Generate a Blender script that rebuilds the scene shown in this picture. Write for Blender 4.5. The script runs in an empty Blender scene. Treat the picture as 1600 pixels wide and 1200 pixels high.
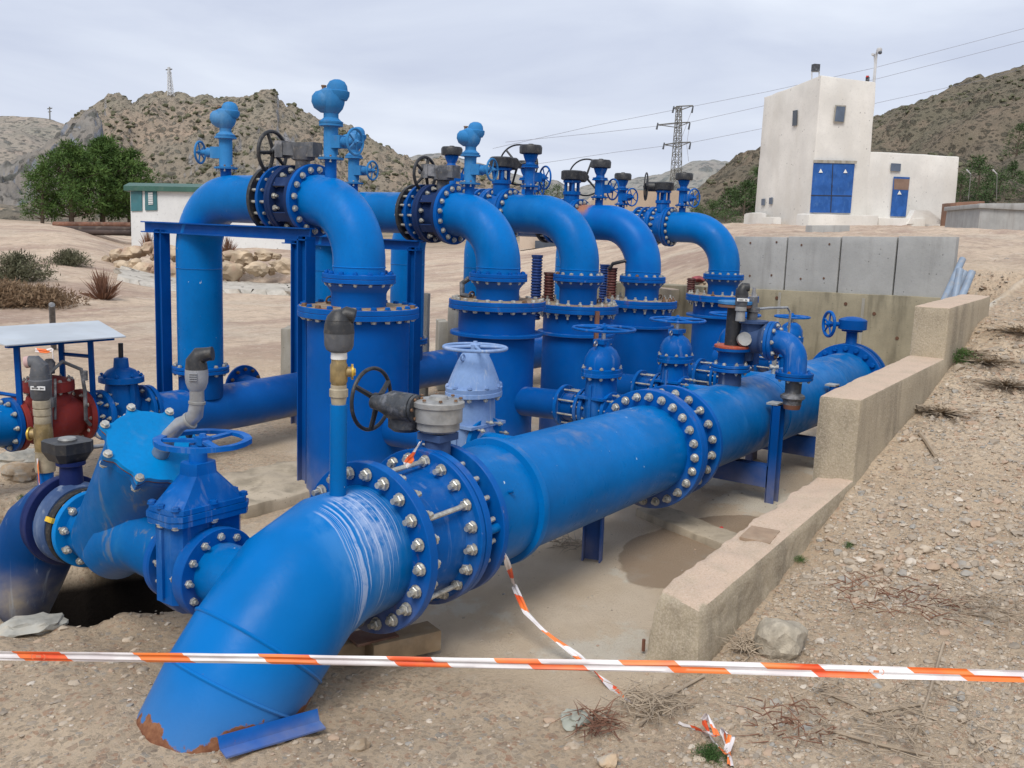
import bpy, math, random
import numpy as np
from mathutils import Vector, Matrix, noise as mn
random.seed(7)
PI = math.pi
V = Vector
scene = bpy.context.scene
COL = scene.collection

# ------------------------------------------------------------------ camera
EYE = 1.7
FPX = 1550.0                       # focal length in pixels of a 1600 px wide frame
HZ, ROLL, MX = 355.0, .035, 1945.0
def _n(a): return a/np.linalg.norm(a)
_X = _n(np.array([MX-800, HZ+ROLL*(MX-800)-600, FPX]))
_D = _n(np.cross(np.array([0, HZ-600, FPX]), np.array([1000, HZ+ROLL*1000-600, FPX])))
if _D[1] < 0: _D = -_D
_Z = -_D; _Y = np.cross(_Z, _X)
R = np.array([_X, _Y, _Z])
CAM = np.array([0, 0, EYE])
def at(u, v, d):                   # point seen at pixel u,v at distance d in front of the camera
    p = CAM + (R @ np.array([u-800, v-600, FPX]))*d/FPX
    return V(p)
def uv(p):
    c = R.T @ (np.array(p)-CAM)
    return 800+FPX*c[0]/c[2], 600+FPX*c[1]/c[2], c[2]
cd = bpy.data.cameras.new('camera'); cam = bpy.data.objects.new('camera', cd); COL.objects.link(cam)
cd.sensor_width = 36; cd.lens = FPX/1600*36; cd.clip_start = .05; cd.clip_end = 6000
r_ = R @ np.array([1., 0, 0]); u_ = R @ np.array([0, -1., 0]); b_ = R @ np.array([0, 0, -1.])
cam.matrix_world = Matrix(((r_[0], u_[0], b_[0], 0), (r_[1], u_[1], b_[1], 0), (r_[2], u_[2], b_[2], EYE), (0, 0, 0, 1)))
scene.camera = cam

# ------------------------------------------------------------------ node helpers
class NT:
    def __init__(s, name, rough=.5, spec=.5, metal=0):
        s.m = bpy.data.materials.new(name); s.m.use_nodes = True
        s.t = s.m.node_tree; s.b = s.t.nodes['Principled BSDF']
        s.b.inputs['Roughness'].default_value = rough
        s.b.inputs['Specular IOR Level'].default_value = spec
        s.b.inputs['Metallic'].default_value = metal
    def n(s, typ, **k):
        n = s.t.nodes.new(typ)
        for a, v in k.items(): setattr(n, a, v)
        return n
    def l(s, a, b): s.t.links.new(a, b)
    def pos(s, sc=(1, 1, 1)):
        g = s.n('ShaderNodeNewGeometry'); m = s.n('ShaderNodeVectorMath', operation='MULTIPLY')
        s.l(g.outputs['Position'], m.inputs[0]); m.inputs[1].default_value = sc; return m.outputs[0]
    def noise(s, scale, sc=(1, 1, 1), detail=4, rough=.55, dist=0):
        n = s.n('ShaderNodeTexNoise'); n.inputs['Scale'].default_value = scale; n.inputs['Detail'].default_value = detail
        n.inputs['Roughness'].default_value = rough; n.inputs['Distortion'].default_value = dist
        s.l(s.pos(sc), n.inputs['Vector']); return n.outputs['Fac']
    def voro(s, scale, sc=(1, 1, 1), feature='F1', out='Distance', rnd=1):
        n = s.n('ShaderNodeTexVoronoi', feature=feature); n.inputs['Scale'].default_value = scale; n.inputs['Randomness'].default_value = rnd
        s.l(s.pos(sc), n.inputs['Vector']); return n.outputs[out]
    def ramp(s, fac, a, b, lo=0., hi=1.):
        n = s.n('ShaderNodeMapRange', interpolation_type='SMOOTHSTEP')
        s.l(fac, n.inputs['Value'])
        for i, v in zip(('From Min', 'From Max', 'To Min', 'To Max'), (a, b, lo, hi)): n.inputs[i].default_value = v
        return n.outputs[0]
    def math(s, op, a, b=None, c=None):
        n = s.n('ShaderNodeMath', operation=op)
        for i, x in enumerate((a, b, c)):
            if x is None: continue
            if isinstance(x, (int, float)): n.inputs[i].default_value = x
            else: s.l(x, n.inputs[i])
        return n.outputs[0]
    def mix(s, fac, a, b, mode='MIX'):
        n = s.n('ShaderNodeMix', data_type='RGBA', blend_type=mode)
        for i, x in ((0, fac), (6, a), (7, b)):
            if isinstance(x, (int, float)): n.inputs[i].default_value = x
            elif isinstance(x, tuple): n.inputs[i].default_value = (*x, 1)
            else: s.l(x, n.inputs[i])
        return n.outputs[2]
    def sep(s, which='Position'):
        g = s.n('ShaderNodeNewGeometry'); q = s.n('ShaderNodeSeparateXYZ'); s.l(g.outputs[which], q.inputs[0]); return q.outputs
    def col(s, c):
        if isinstance(c, tuple): s.b.inputs['Base Color'].default_value = (*c, 1)
        else: s.l(c, s.b.inputs['Base Color'])
    def rough(s, r): s.l(r, s.b.inputs['Roughness'])
    def bump(s, h, strength=.3, dist=.01):
        n = s.n('ShaderNodeBump'); n.inputs['Strength'].default_value = strength; n.inputs['Distance'].default_value = dist
        s.l(h, n.inputs['Height']); s.l(n.outputs[0], s.b.inputs['Normal'])

DUST = (.36, .30, .22)
def paint(name, base, rough=.38, tint=.25, dust=.5, dust_z=.35, chips=.0, streak=0., streakc=(.45, .5, .55), rust=0., fade=(.02, .22, .55), fadeamt=.25, spec=.10):
    m = NT(name, rough, spec)
    dark = tuple(c*(1-tint) for c in base)
    c = m.mix(m.ramp(m.noise(2.2, detail=5), .3, .7), dark, base)
    # sun bleached patches
    c = m.mix(m.math('MULTIPLY', m.ramp(m.noise(5, (1, 1, .5), 6, .65), .5, .78), fadeamt), c, fade)
    fine = m.noise(60, detail=3)
    c = m.mix(m.math('MULTIPLY', m.ramp(fine, .35, .75), .10), c, (.02, .05, .12))
    nz = m.sep('Normal')[2]; pz = m.sep()[2]
    # settled dust on tops and splashed dirt low down
    if dust:
        up = m.math('MULTIPLY', m.ramp(nz, .6, 1.), m.ramp(m.noise(9, detail=6), .52, .75, 0, dust*.55))
        low = m.math('MULTIPLY', m.ramp(pz, dust_z, 0., 0, 1), m.ramp(m.noise(4, detail=6), .3, .7, .1, dust*1.3))
        dn = m.math('MULTIPLY', m.ramp(nz, -.35, -.95), m.ramp(m.noise(3, detail=5), .3, .7, .15, dust*.8))
        c = m.mix(m.math('MINIMUM', m.math('MAXIMUM', m.math('MAXIMUM', up, low), dn), .9), c, DUST)
    if streak:
        st = m.ramp(m.noise(22, (1, 1, .09), 5, .6, .4), .56, .70)
        c = m.mix(m.math('MULTIPLY', st, streak), c, streakc)
    if rust:
        rs = m.math('MULTIPLY', m.ramp(m.noise(7, (1, 1, .6), 8, .7), .6, .68), rust)
        c = m.mix(rs, c, (.20, .075, .03))
    if chips:
        ch = m.ramp(m.noise(30, (1, 1, .6), 3, .5), .735, .745)
        c = m.mix(m.math('MULTIPLY', ch, chips), c, (.55, .6, .62))
    m.col(c)
    m.rough(m.ramp(m.noise(14, detail=5), .2, .8, rough-.12, rough+.2))
    m.bump(m.noise(45, detail=4), .12, .004)
    return m.m
BLUE = (.0, .148, .46)
M = {}
M['blue'] = paint('blue_paint', BLUE, .33, chips=.8, spec=.09, dust=.4, fade=(.0, .22, .60))
M['blue_dark'] = paint('dark_blue_paint', (.0, .075, .31), .42, dust=.6, fadeamt=.18)
M['blue_tank'] = paint('tank_blue_paint', (.0, .088, .37), .42, dust=.45, fadeamt=.08, tint=.2)
M['blue_light'] = paint('bright_blue_paint', (.0, .20, .56), .42, dust=.15, fadeamt=.2)
M['blue_air'] = paint('faded_blue_paint', (.035, .20, .46), .55, dust=.35, fade=(.2, .35, .5), fadeamt=.5, rust=.15)
M['blue_valve'] = paint('valve_blue_paint', (.0, .108, .42), .4, dust=.3, fade=(.15, .3, .55), fadeamt=.3, streak=.15)
M['blue_flange'] = paint('flange_blue_paint', (.0, .098, .40), .42, dust=.6, fadeamt=.25, rust=.3, chips=.12, dust_z=.45)
M['beam_blue'] = paint('beam_blue_paint', (.0, .068, .30), .45, dust=.4, fadeamt=.1)
M['lavender'] = paint('bleached_blue_paint', (.22, .34, .58), .65, tint=.2, dust=.4, fade=(.42, .50, .68), fadeamt=.7, streak=.6)
M['purple'] = paint('purple_blue_paint', (.012, .022, .10), .45, dust=.4, fade=(.08, .09, .20), fadeamt=.3)
M['steel_blue'] = paint('grey_blue_cast_iron', (.05, .09, .2), .55, dust=.4, fade=(.2, .26, .36), fadeamt=.5, streak=.3)
M['dark_valve'] = paint('dark_navy_paint', (.012, .03, .10), .5, dust=.35, fade=(.1, .16, .3), fadeamt=.3)
M['ground_pipe'] = paint('buried_pipe_paint', (.0, .048, .19), .4, dust=1., dust_z=.25, streak=.35, fadeamt=.15)
M['red'] = paint('red_oxide_paint', (.26, .035, .028), .6, dust=.35, fade=(.4, .12, .1), fadeamt=.3)

def simple(name, c, rough=.6, metal=0, var=.25, scale=12, bump=.15, dust=.2, c2=None):
    m = NT(name, rough, .5, metal)
    a = tuple(x*(1-var) for x in c); b = tuple(min(1, x*(1+var*.6)) for x in c)
    k = m.mix(m.ramp(m.noise(scale, detail=6), .3, .7), a, b)
    if c2: k = m.mix(m.ramp(m.noise(scale*.45, detail=7, rough=.7), .5, .64), k, c2)
    if dust: k = m.mix(m.math('MULTIPLY', m.ramp(m.noise(scale*2.1, detail=5), .5, .75), dust), k, DUST)
    m.col(k); m.bump(m.noise(scale*5, detail=4), bump, .005)
    return m.m
M['zinc'] = simple('galvanised_bolt', (.50, .49, .44), .42, .55, .3, 40, .1, .25)
M['rusty_bolt'] = simple('rusty_bolt', (.20, .11, .06), .7, .2, .4, 40, .2, .3)
M['zinc_new'] = simple('grey_steel', (.35, .36, .37), .4, .6, .25, 20)
M['black'] = simple('black_plastic', (.018, .019, .022), .5, 0, .3, 20, .15, .12)
M['black_rubber'] = simple('black_rubber', (.012, .012, .013), .75, 0, .3, 20, .2, .15)
M['grey_cast'] = simple('grey_cast_metal', (.11, .115, .125), .55, .3, .35, 16, .25, .3, c2=(.28, .28, .29))
M['dark_cast'] = simple('dark_cast_metal', (.05, .055, .062), .5, .2, .4, 22, .3, .2, c2=(.16, .17, .19))
M['light_cast'] = simple('light_cast_metal', (.30, .30, .29), .55, .3, .3, 14, .2, .3)
M['grey_plastic'] = simple('grey_plastic', (.26, .27, .29), .55, 0, .15, 25, .08, .15)
M['midgrey_plastic'] = simple('mid_grey_plastic', (.085, .09, .10), .6, 0, .2, 25, .08, .15)
M['brass'] = simple('aged_brass', (.30, .22, .10), .5, .5, .35, 25, .1, .35)
M['brass_gold'] = simple('yellow_brass', (.55, .36, .06), .4, .6, .2, 25, .1, .1)
M['tan_metal'] = simple('tan_union_metal', (.36, .31, .22), .6, .1, .25, 25, .1, .3)
M['white_tape'] = simple('white_thread_tape', (.72, .72, .70), .7, 0, .1, 40, .1, .1)
M['label_white'] = simple('white_label', (.7, .71, .7), .5, 0, .08, 40, .0, .1)
M['ink'] = simple('dark_ink', (.02, .02, .025), .6, 0, .1, 30, 0, 0)
M['yellow'] = simple('yellow_tape', (.65, .42, .02), .6, 0, .3, 30, .1, .3)
M['wood'] = simple('weathered_wood', (.30, .21, .12), .8, 0, .3, 8, .4, .4)
M['rust_steel'] = simple('rusty_steel', (.17, .075, .045), .8, .1, .4, 3, .3, .3)
M['maroon'] = simple('maroon_conduit', (.09, .025, .022), .5, 0, .3, 20, .1, .2)
M['blue_rib'] = simple('dark_blue_conduit', (.01, .04, .17), .45, 0, .3, 20, .1, .1)
M['galv'] = simple('galvanised_sheet', (.50, .54, .57), .45, .35, .12, 3, .05, .15)
M['white_pole'] = simple('pale_grey_pole', (.5, .5, .5), .6, .1, .15, 3, .05, .15)
M['blue_grey_pipe'] = simple('blue_grey_plastic_pipe', (.22, .28, .36), .5, 0, .2, 8, .05, .35)

def concrete(name, c, stain=(.20, .17, .12), seam=0, rough=.85, sc=1., topc=None):
    m = NT(name, rough, .3)
    a = tuple(x*.78 for x in c)
    k = m.mix(m.ramp(m.noise(3*sc, detail=8, rough=.65), .3, .72), a, c)
    k = m.mix(m.math('MULTIPLY', m.ramp(m.noise(5*sc, (1, 1, .25), 6), .46, .72), .75), k, stain)
    k = m.mix(m.math('MULTIPLY', m.ramp(m.noise(90*sc, detail=2), .55, .8), .35), k, tuple(x*.5 for x in c))
    k = m.mix(m.math('MULTIPLY', m.math('MULTIPLY', m.ramp(m.voro(26*sc), .13, .09), m.ramp(m.noise(7*sc), .5, .55)), .7), k, tuple(x*.3 for x in c))
    k = m.mix(m.math('MULTIPLY', m.ramp(m.noise(9*sc, (1, 1, .10), 5, .6), .52, .72), .45 if sc > .3 else .0), k, tuple(x*.62 for x in stain))
    if topc:
        k = m.mix(m.math('MULTIPLY', m.ramp(m.sep('Normal')[2], .75, .95), m.ramp(m.noise(8*sc, detail=6), .25, .6, .55, 1)), k, topc)
    m.col(k)
    if topc: k = m.mix(m.math('MULTIPLY', m.ramp(m.noise(120, detail=3, rough=.7), .45, .6), .3), k, (.62, .52, .42)); k = m.mix(m.math('MULTIPLY', m.ramp(m.noise(75, detail=3, rough=.7), .56, .68), .4), k, (.25, .19, .13)); m.col(k)
    m.bump(m.math('ADD', m.noise((70 if topc else 30)*sc, detail=8, rough=.7), m.noise(6*sc, detail=5)), .6 if topc else .35, .010)
    return m.m
M['wall_low'] = concrete('cast_concrete', (.42, .355, .25), topc=(.50, .375, .28))
M['wall_back'] = concrete('stained_concrete', (.34, .30, .21), stain=(.13, .115, .08))
M['wall_slab'] = concrete('grey_precast_concrete', (.40, .40, .385), stain=(.31, .30, .28), sc=.6)
M['rubble'] = concrete('old_concrete', (.38, .36, .31))
M['old_slab'] = concrete('dusty_concrete', (.50, .42, .31))
M['render_white'] = concrete('white_render', (.77, .745, .69), stain=(.60, .57, .51), sc=.12)
M['cabin_white'] = concrete('cabin_panel_white', (.72, .73, .72), stain=(.64, .64, .63), sc=.1)
M['beige_wall'] = concrete('beige_render', (.50, .39, .29), stain=(.44, .34, .25), sc=.1)
M['pinkish_wall'] = concrete('pink_beige_render', (.52, .42, .33), stain=(.42, .33, .25), sc=.15)
M['teal'] = simple('dark_green_trim', (.035, .105, .08), .6, 0, .15, 2, .05, .1)
M['teal_shutter'] = simple('teal_shutter', (.035, .14, .16), .6, 0, .15, 2, .05, .1)
M['door_blue'] = paint('door_blue_paint', (.035, .12, .38), .55, dust=.0, fade=(.12, .25, .5), fadeamt=.4, tint=.3)
M['dark_glass'] = simple('dark_window', (.06, .07, .085), .25, 0, .2, 2, 0, 0)
M['window_blue'] = simple('blue_grey_window', (.10, .13, .18), .3, 0, .2, 2, 0, 0)
M['sign_white'] = simple('white_sign_plate', (.75, .75, .7), .5, 0, .1, 2, 0, 0)
M['brown_hole'] = simple('brown_recess', (.12, .055, .03), .8, 0, .2, 2, 0, 0)
M['pylon_steel'] = simple('dull_pylon_steel', (.16, .155, .14), .7, .2, .3, 2, .05, .1)
M['wire_mat'] = simple('wire_grey', (.30, .30, .33), .6, 0, .05, 2, 0, 0)
M['red_plastic'] = simple('red_plastic', (.5, .03, .02), .5, 0, .1, 10, 0, 0)

# ------------------------------------------------------------------ mesh builder
class MB:
    def __init__(s): s.v = []; s.f = []; s.mi = []; s.cur = 0
    def mat(s, i): s.cur = i; return s
    def add(s, vs, fs):
        o = len(s.v); s.v += [V(x) for x in vs]
        for f in fs: s.f.append(tuple(i+o for i in f)); s.mi.append(s.cur)
        return s
    def box(s, c, size, rot=None, taper=1.):
        c = V(c); x, y, z = [q/2 for q in size]; vs = []
        for sz in (-1, 1):
            t = 1 if sz < 0 else taper
            for sx, sy in ((-1, -1), (1, -1), (1, 1), (-1, 1)): vs.append(V((sx*x*t, sy*y*t, sz*z)))
        if rot is not None: vs = [rot @ q for q in vs]
        return s.add([c+q for q in vs], [(3, 2, 1, 0), (4, 5, 6, 7), (0, 1, 5, 4), (1, 2, 6, 5), (2, 3, 7, 6), (3, 0, 4, 7)])
    def hexa(s, pts):   # 8 corners: bottom 4 then top 4 (ccw from above)
        return s.add(pts, [(3, 2, 1, 0), (4, 5, 6, 7), (0, 1, 5, 4), (1, 2, 6, 5), (2, 3, 7, 6), (3, 0, 4, 7)])
    def prism(s, poly, off):
        n = len(poly); off = V(off); a = [V(p) for p in poly]
        return s.add(a+[p+off for p in a], [tuple(range(n))[::-1], tuple(range(n, 2*n))] + [(i, (i+1) % n, n+(i+1) % n, n+i) for i in range(n)])
    def lathe(s, prof, p0=(0, 0, 0), axis=(0, 0, 1), seg=24, closed=False, sx=1., phase=0., ref=None):
        p0 = V(p0); a = V(axis).normalized()
        if ref is None: ref = V((0, 0, 1)) if abs(a.z) < .9 else V((1, 0, 0))
        b = a.cross(V(ref)).normalized(); c = a.cross(b)
        n = len(prof); vs = []; fs = []
        for (t, r) in prof:
            for k in range(seg):
                q = 2*PI*k/seg+phase
                vs.append(p0+a*t+b*(r*sx*math.cos(q))+c*(r*math.sin(q)))
        for i in range(n if closed else n-1):
            j = (i+1) % n
            for k in range(seg):
                l = (k+1) % seg
                fs.append((i*seg+k, j*seg+k, j*seg+l, i*seg+l)[::-1])
        if not closed:
            if prof[0][1] > 1e-5: fs.append(tuple(range(seg)))
            if prof[-1][1] > 1e-5: fs.append(tuple((n-1)*seg+k for k in range(seg))[::-1])
        return s.add(vs, fs)
    def cyl(s, p0, p1, r, r2=None, seg=20):
        p0, p1 = V(p0), V(p1); d = p1-p0
        return s.lathe([(0, r), (d.length, r if r2 is None else r2)], p0, d, seg)
    def ring(s, p0, axis, th, ri, ro, seg=48, bev=.003):
        return s.lathe([(0, ri), (0, ro-bev), (bev, ro), (th-bev, ro), (th, ro-bev), (th, ri)], p0, axis, seg, closed=True)
    def tube(s, pts, r, seg=20, cap=True):
        pts = [V(p) for p in pts]; n = len(pts)
        rs = r if isinstance(r, (list, tuple)) else [r]*n
        ts = []
        for i in range(n):
            a = pts[max(0, i-1)]; b = pts[min(n-1, i+1)]; ts.append((b-a).normalized())
        ref = V((0, 0, 1)) if abs(ts[0].z) < .9 else V((1, 0, 0))
        b = ts[0].cross(ref).normalized(); vs = []
        for i in range(n):
            b = (b-ts[i]*b.dot(ts[i])).normalized(); c = ts[i].cross(b)
            # mitre: scale the ring so that the pipe keeps its width
            for k in range(seg):
                q = 2*PI*k/seg; vs.append(pts[i]+(b*math.cos(q)+c*math.sin(q))*rs[i])
        fs = [(i*seg+k, i*seg+(k+1) % seg, (i+1)*seg+(k+1) % seg, (i+1)*seg+k) for i in range(n-1) for k in range(seg)]
        if cap: fs += [tuple(range(seg))[::-1], tuple((n-1)*seg+k for k in range(seg))]
        return s.add(vs, fs)
    def torus(s, c, axis, R_, r, seg=40, sg=10, lobes=0, la=0.):
        c = V(c); a = V(axis).normalized(); ref = V((0, 0, 1)) if abs(a.z) < .9 else V((1, 0, 0))
        b = a.cross(ref).normalized(); d = a.cross(b); vs = []
        for i in range(seg):
            q = 2*PI*i/seg; rr = R_*(1+la*math.cos(lobes*q)); e = b*math.cos(q)+d*math.sin(q)
            for k in range(sg):
                w = 2*PI*k/sg; vs.append(c+e*(rr+r*math.cos(w))+a*(r*math.sin(w)))
        return s.add(vs, [(i*sg+k, ((i+1) % seg)*sg+k, ((i+1) % seg)*sg+(k+1) % sg, i*sg+(k+1) % sg) for i in range(seg) for k in range(sg)])
    def blob(s, c, size, rough=.25, seed=0, sub=2, freq=1.4, flat=0.):
        import bmesh
        key = sub
        if key not in _ico:
            bm = bmesh.new(); bmesh.ops.create_icosphere(bm, subdivisions=sub, radius=1)
            _ico[key] = ([v.co.copy() for v in bm.verts], [tuple(v.index for v in f.verts) for f in bm.faces]); bm.free()
        vs, fs = _ico[key]; o = V((seed*3.7, seed*1.3, seed*7.1)); out = []
        for v in vs:
            k = 1+rough*mn.noise(v*freq+o)*1.6+rough*.5*mn.noise(v*freq*2.7+o)
            k *= 1-flat*mn.cell(v*1.3+o)*.25
            out.append(V(c)+V((v.x*size[0]*k, v.y*size[1]*k, v.z*size[2]*k)))
        return s.add(out, fs)
_ico = {}

def build(name, mb, mats, parent=None, base=None, smooth=35, loc=None):
    me = bpy.data.meshes.new(name)
    base = V(base) if base is not None else V((0, 0, 0))
    me.from_pydata([tuple(v-base) for v in mb.v], [], mb.f)
    if not isinstance(mats, (list, tuple)): mats = [mats]
    for m in mats: me.materials.append(M[m] if isinstance(m, str) else m)
    if len(mats) > 1: me.polygons.foreach_set('material_index', mb.mi)
    me.polygons.foreach_set('use_smooth', [smooth > 0]*len(me.polygons))
    if smooth > 0: me.set_sharp_from_angle(angle=math.radians(smooth))
    me.update()
    o = bpy.data.objects.new(name, me); COL.objects.link(o)
    if parent is not None: o.parent = parent
    if loc is not None: o.location = loc
    return o
def tag(o, label=None, cat=None, group=None, kind=None):
    if label: o['label'] = label
    if cat: o['category'] = cat
    if group: o['group'] = group
    if kind: o['kind'] = kind
    return o
class Thing:
    """an Empty at the thing's base that parents its parts; parts are given in the same frame as `base`"""
    def __init__(s, name, base, label, cat, group=None, rotz=0):
        s.o = bpy.data.objects.new(name, None); COL.objects.link(s.o); s.o.empty_display_size = .1
        s.base = V(base); s.o.location = s.base; s.o.rotation_euler = (0, 0, rotz)
        tag(s.o, label, cat, group)
    def part(s, name, mb, mat, parent=None, smooth=35, label=None):
        o = build(name, mb, mat, parent or s.o, s.base, smooth)
        if label: o['label'] = label
        return o
def single(name, mb, mat, label, cat, base=None, group=None, smooth=35, kind=None):
    if base is None:
        n = len(mb.v); base = sum(mb.v, V((0, 0, 0)))/n; base = V((base.x, base.y, min(v.z for v in mb.v)))
    o = build(name, mb, mat, None, base, smooth); o.location = base
    return tag(o, label, cat, group, kind)
def clone(root):                                  # copy a thing, its parts and sub-parts
    c = root.copy(); COL.objects.link(c)
    for ch in list(root.children):
        k = clone(ch); k.parent = c
    return c

# bolts: shared meshes, one object each
_bolt = {}
def bolt_mesh(L, size, stud, top='zinc', bot='zinc'):
    key = (round(L, 3), round(size, 3), round(stud, 3), top, bot)
    if key in _bolt: return _bolt[key]
    m = MB(); h = size*.42; r = size/2
    def nut(z0, d, stud_):
        m.lathe([(0, r*1.18), (d*h*.18, r*1.18)], (0, 0, z0), (0, 0, 1), 12) if d > 0 else m.lathe([(d*h*.18, r*1.18), (0, r*1.18)], (0, 0, z0), (0, 0, 1), 12)
        if d > 0: m.lathe([(h*.18, r), (h*.95, r), (h*1.1, r*.86)], (0, 0, z0), (0, 0, 1), 6)
        else: m.lathe([(-h*1.1, r*.86), (-h*.95, r), (-h*.18, r)], (0, 0, z0), (0, 0, 1), 6)
        if stud_:
            a, b = (h*1.05, h*1.1+stud_) if d > 0 else (-h*1.1-stud_, -h*1.05)
            m.lathe([(a, r*.52), (b, r*.52)], (0, 0, z0), (0, 0, 1), 8)
    m.mat(0); nut(L/2, 1, stud)
    m.mat(1); nut(-L/2, -1, stud)
    m.lathe([(-L/2, r*.5), (L/2, r*.5)], (0, 0, 0), (0, 0, 1), 8)
    me = bpy.data.meshes.new('bolt'); me.from_pydata([tuple(v) for v in m.v], [], m.f)
    me.materials.append(M[top]); me.materials.append(M[bot])
    me.polygons.foreach_set('material_index', m.mi)
    me.polygons.foreach_set('use_smooth', [True]*len(me.polygons)); me.set_sharp_from_angle(angle=.5)
    _bolt[key] = me; return me
def bolts(parent, base, c, axis, rb, n, L, size=.034, stud=.012, phase=0., top='zinc', bot='zinc', rusty=.1, skip=None, name='bolt'):
    """n bolts on a circle; c = middle of the flange pair; base = origin of the thing"""
    a = V(axis).normalized(); ref = V((0, 0, 1)) if abs(a.z) < .9 else V((1, 0, 0))
    b = a.cross(ref).normalized(); d = a.cross(b)
    for k in range(n):
        q = 2*PI*k/n+phase
        if skip and skip(k): continue
        e = b*math.cos(q)+d*math.sin(q); p = V(c)+e*rb-V(base)
        t = top; bo = bot
        if random.random() < rusty: t = 'rusty_bolt'
        me = bolt_mesh(L, size, stud*random.choice((.6, 1, 1.3)), t, bo)
        o = bpy.data.objects.new(name, me); COL.objects.link(o); o.parent = parent
        sp = random.random()*PI; x = e*math.cos(sp)+a.cross(e)*math.sin(sp); y = a.cross(x)
        o.matrix_basis = Matrix(((x.x, y.x, a.x, p.x), (x.y, y.y, a.y, p.y), (x.z, y.z, a.z, p.z), (0, 0, 0, 1)))
def arc(c, r, a0, a1, n, ex, ey):
    c, ex, ey = V(c), V(ex), V(ey)
    return [c+ex*(r*math.cos(a0+(a1-a0)*i/n))+ey*(r*math.sin(a0+(a1-a0)*i/n)) for i in range(n+1)]
XA, YA, ZA = V((1, 0, 0)), V((0, 1, 0)), V((0, 0, 1))
RT = V((.591, -.806, 0)).normalized(); FW = V((.81, .587, 0)).normalized()
def smst(x, a, b):
    t = min(1, max(0, (x-a)/(b-a))) if a != b else 0
    return t*t*(3-2*t)
def wheel(T, c, axis, r, mat, spokes=5, rim=.012, parent=None, name='handwheel', dish=.0, hub=.028, flat=False, spokew=.016):
    c = V(c); a = V(axis).normalized(); m = MB()
    m.torus(c, a, r-rim, rim, 44, 10, lobes=0)
    ref = ZA if abs(a.z) < .9 else XA
    b = a.cross(ref).normalized(); d = a.cross(b); ph = random.random()*2
    hc = c-a*dish
    for k in range(spokes):
        q = 2*PI*k/spokes+ph; e = b*math.cos(q)+d*math.sin(q)
        m.tube([hc+e*hub*.5, c*.5+hc*.5+e*r*.55, c+e*(r-rim)], [spokew*.62, spokew*.5, spokew*.5], 8)
    m.lathe([(-.018, hub), (.012, hub), (.018, hub*.5), (.03, hub*.4)], hc, a, 16)
    return T.part(name, m, mat, parent)

# ------------------------------------------------------------------ ground
def interp(x, xs, ys): return float(np.interp(x, xs, ys))
RX = [-50, 3.4, 3.6, 4.45, 5, 5.5, 6.7, 7.15, 7.9, 10.5, 20, 60, 120, 400]
RZ = [0., 0, .05, .20, .38, .50, .74, .87, 1.10, 1.42, 1.72, 2.5, 3.2, 6]
PITS = [(2.52, 4.03, .58, .46, 1.5), (3.05, 5.3, .55, .35, .45)]
def fbm(x, y, s, o=4, z=0.): return mn.fractal(V((x*s, y*s, z)), 1.0, 2.0, o)
def hbase(x, y):
    d = x*.81+y*.587; s = x*.587-y*.81
    u = 800+FPX*s/max(d, 1.2)
    rz = interp(x, RX, RZ)
    if x < 8.1: side = 1-smst(y, 1.53, 1.70)
    elif x < 10.4: side = 1-smst(y, 1.6, 2.35)
    else: side = 1
    far = 0.
    if x > 10.45 or y > 6.4 or d > 14:
        w = smst(u, 640, 1230)
        far = rz*w*smst(max(y-6.3, (x-10.4)*4), 0, 3.5)
        if d > 12:
            mound = smst(d, 15, 33)*(1-smst(u, 60, 300))*1.0*(1 if d < 60 else 1)
            step = smst(d, 26.9, 27.8)*(1-smst(u, 470, 580))*.42
            far = max(far, mound, step)
        if d > 60: far += (d-60)*.012*smst(d, 60, 120)
    z = rz*side if (side > 0 and y < 2.4) else 0.
    if y < 1.6 and d > 12: z = max(z, far)
    elif y >= 1.6: z = max(z if x < 10.4 else 0, far)
    return z, side, u, d
def hgt(x, y):
    z, side, u, d = hbase(x, y)
    near = 1-smst(d, 10, 30)
    inside = smst(y, 1.7, 1.9)*(1-smst(y, 6.0, 7.0))*smst(x, 3.2, 4.0)*(1-smst(x, 10, 10.5))   # trodden sand round the tanks
    rough = (1-.8*inside)
    z += rough*(fbm(x, y, .8, 3)*.035+fbm(x, y, 3.2, 4, 5)*.014+(fbm(x, y, 11, 3, 9)*.007+fbm(x, y, 34, 2, 3)*.0035)*near)
    z += fbm(x, y, .12, 3, 2)*.22*smst(d, 12, 30)*smst(u, -400, 200)
    if u > 1100 and x > 3.5 and side > .5: z += fbm(x, y, 1.7, 3, 3)*.05*smst(d, 4, 9)
    for (px, py, rx, ry, dep) in PITS:
        q = math.hypot((x-px)/rx, (y-py)/ry)+.22*mn.noise(V((x*4, y*4, 1)))
        if q < 1.25: z -= dep*(1-smst(q, .84, 1.0))
        if q < 2: z += .05*smst(q, .8, 1.05)*(1-smst(q, 1.1, 1.8))*(.5+mn.noise(V((x*6, y*6, 4))))
    # spoil ridge in the foreground on the left
    z += .07*math.exp(-((x-1.75)**2/.25+(y-3.1)**2/.9))
    return z
def region(x, y):                 # masks painted as albedo: r gravel, g fine sand, b darker brown patch beside the big pipe
    z, side, u, d = hbase(x, y)
    g = 0.; s = 0.; b = 0.
    if y < 1.62 and x > 3.0: g = smst(x, 3.0, 5.5)*.9+.1
    if x < 10.4 and 1.6 < y < 6.0 and x > 2.6:
        s = smst(x-.25*fbm(x, y, 2, 3), 2.6, 3.1)*(1-smst(y, 3.9, 4.6)*(1-smst(x, 4.6, 5.2)))
    dark_patch = math.exp(-(((x-4.9)/.75)**2+((y-2.12)/.42)**2)**2)
    b = dark_patch*smst(y, 1.6, 1.8)
    return g, s, b
rads = [0.]; r = .7
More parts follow.
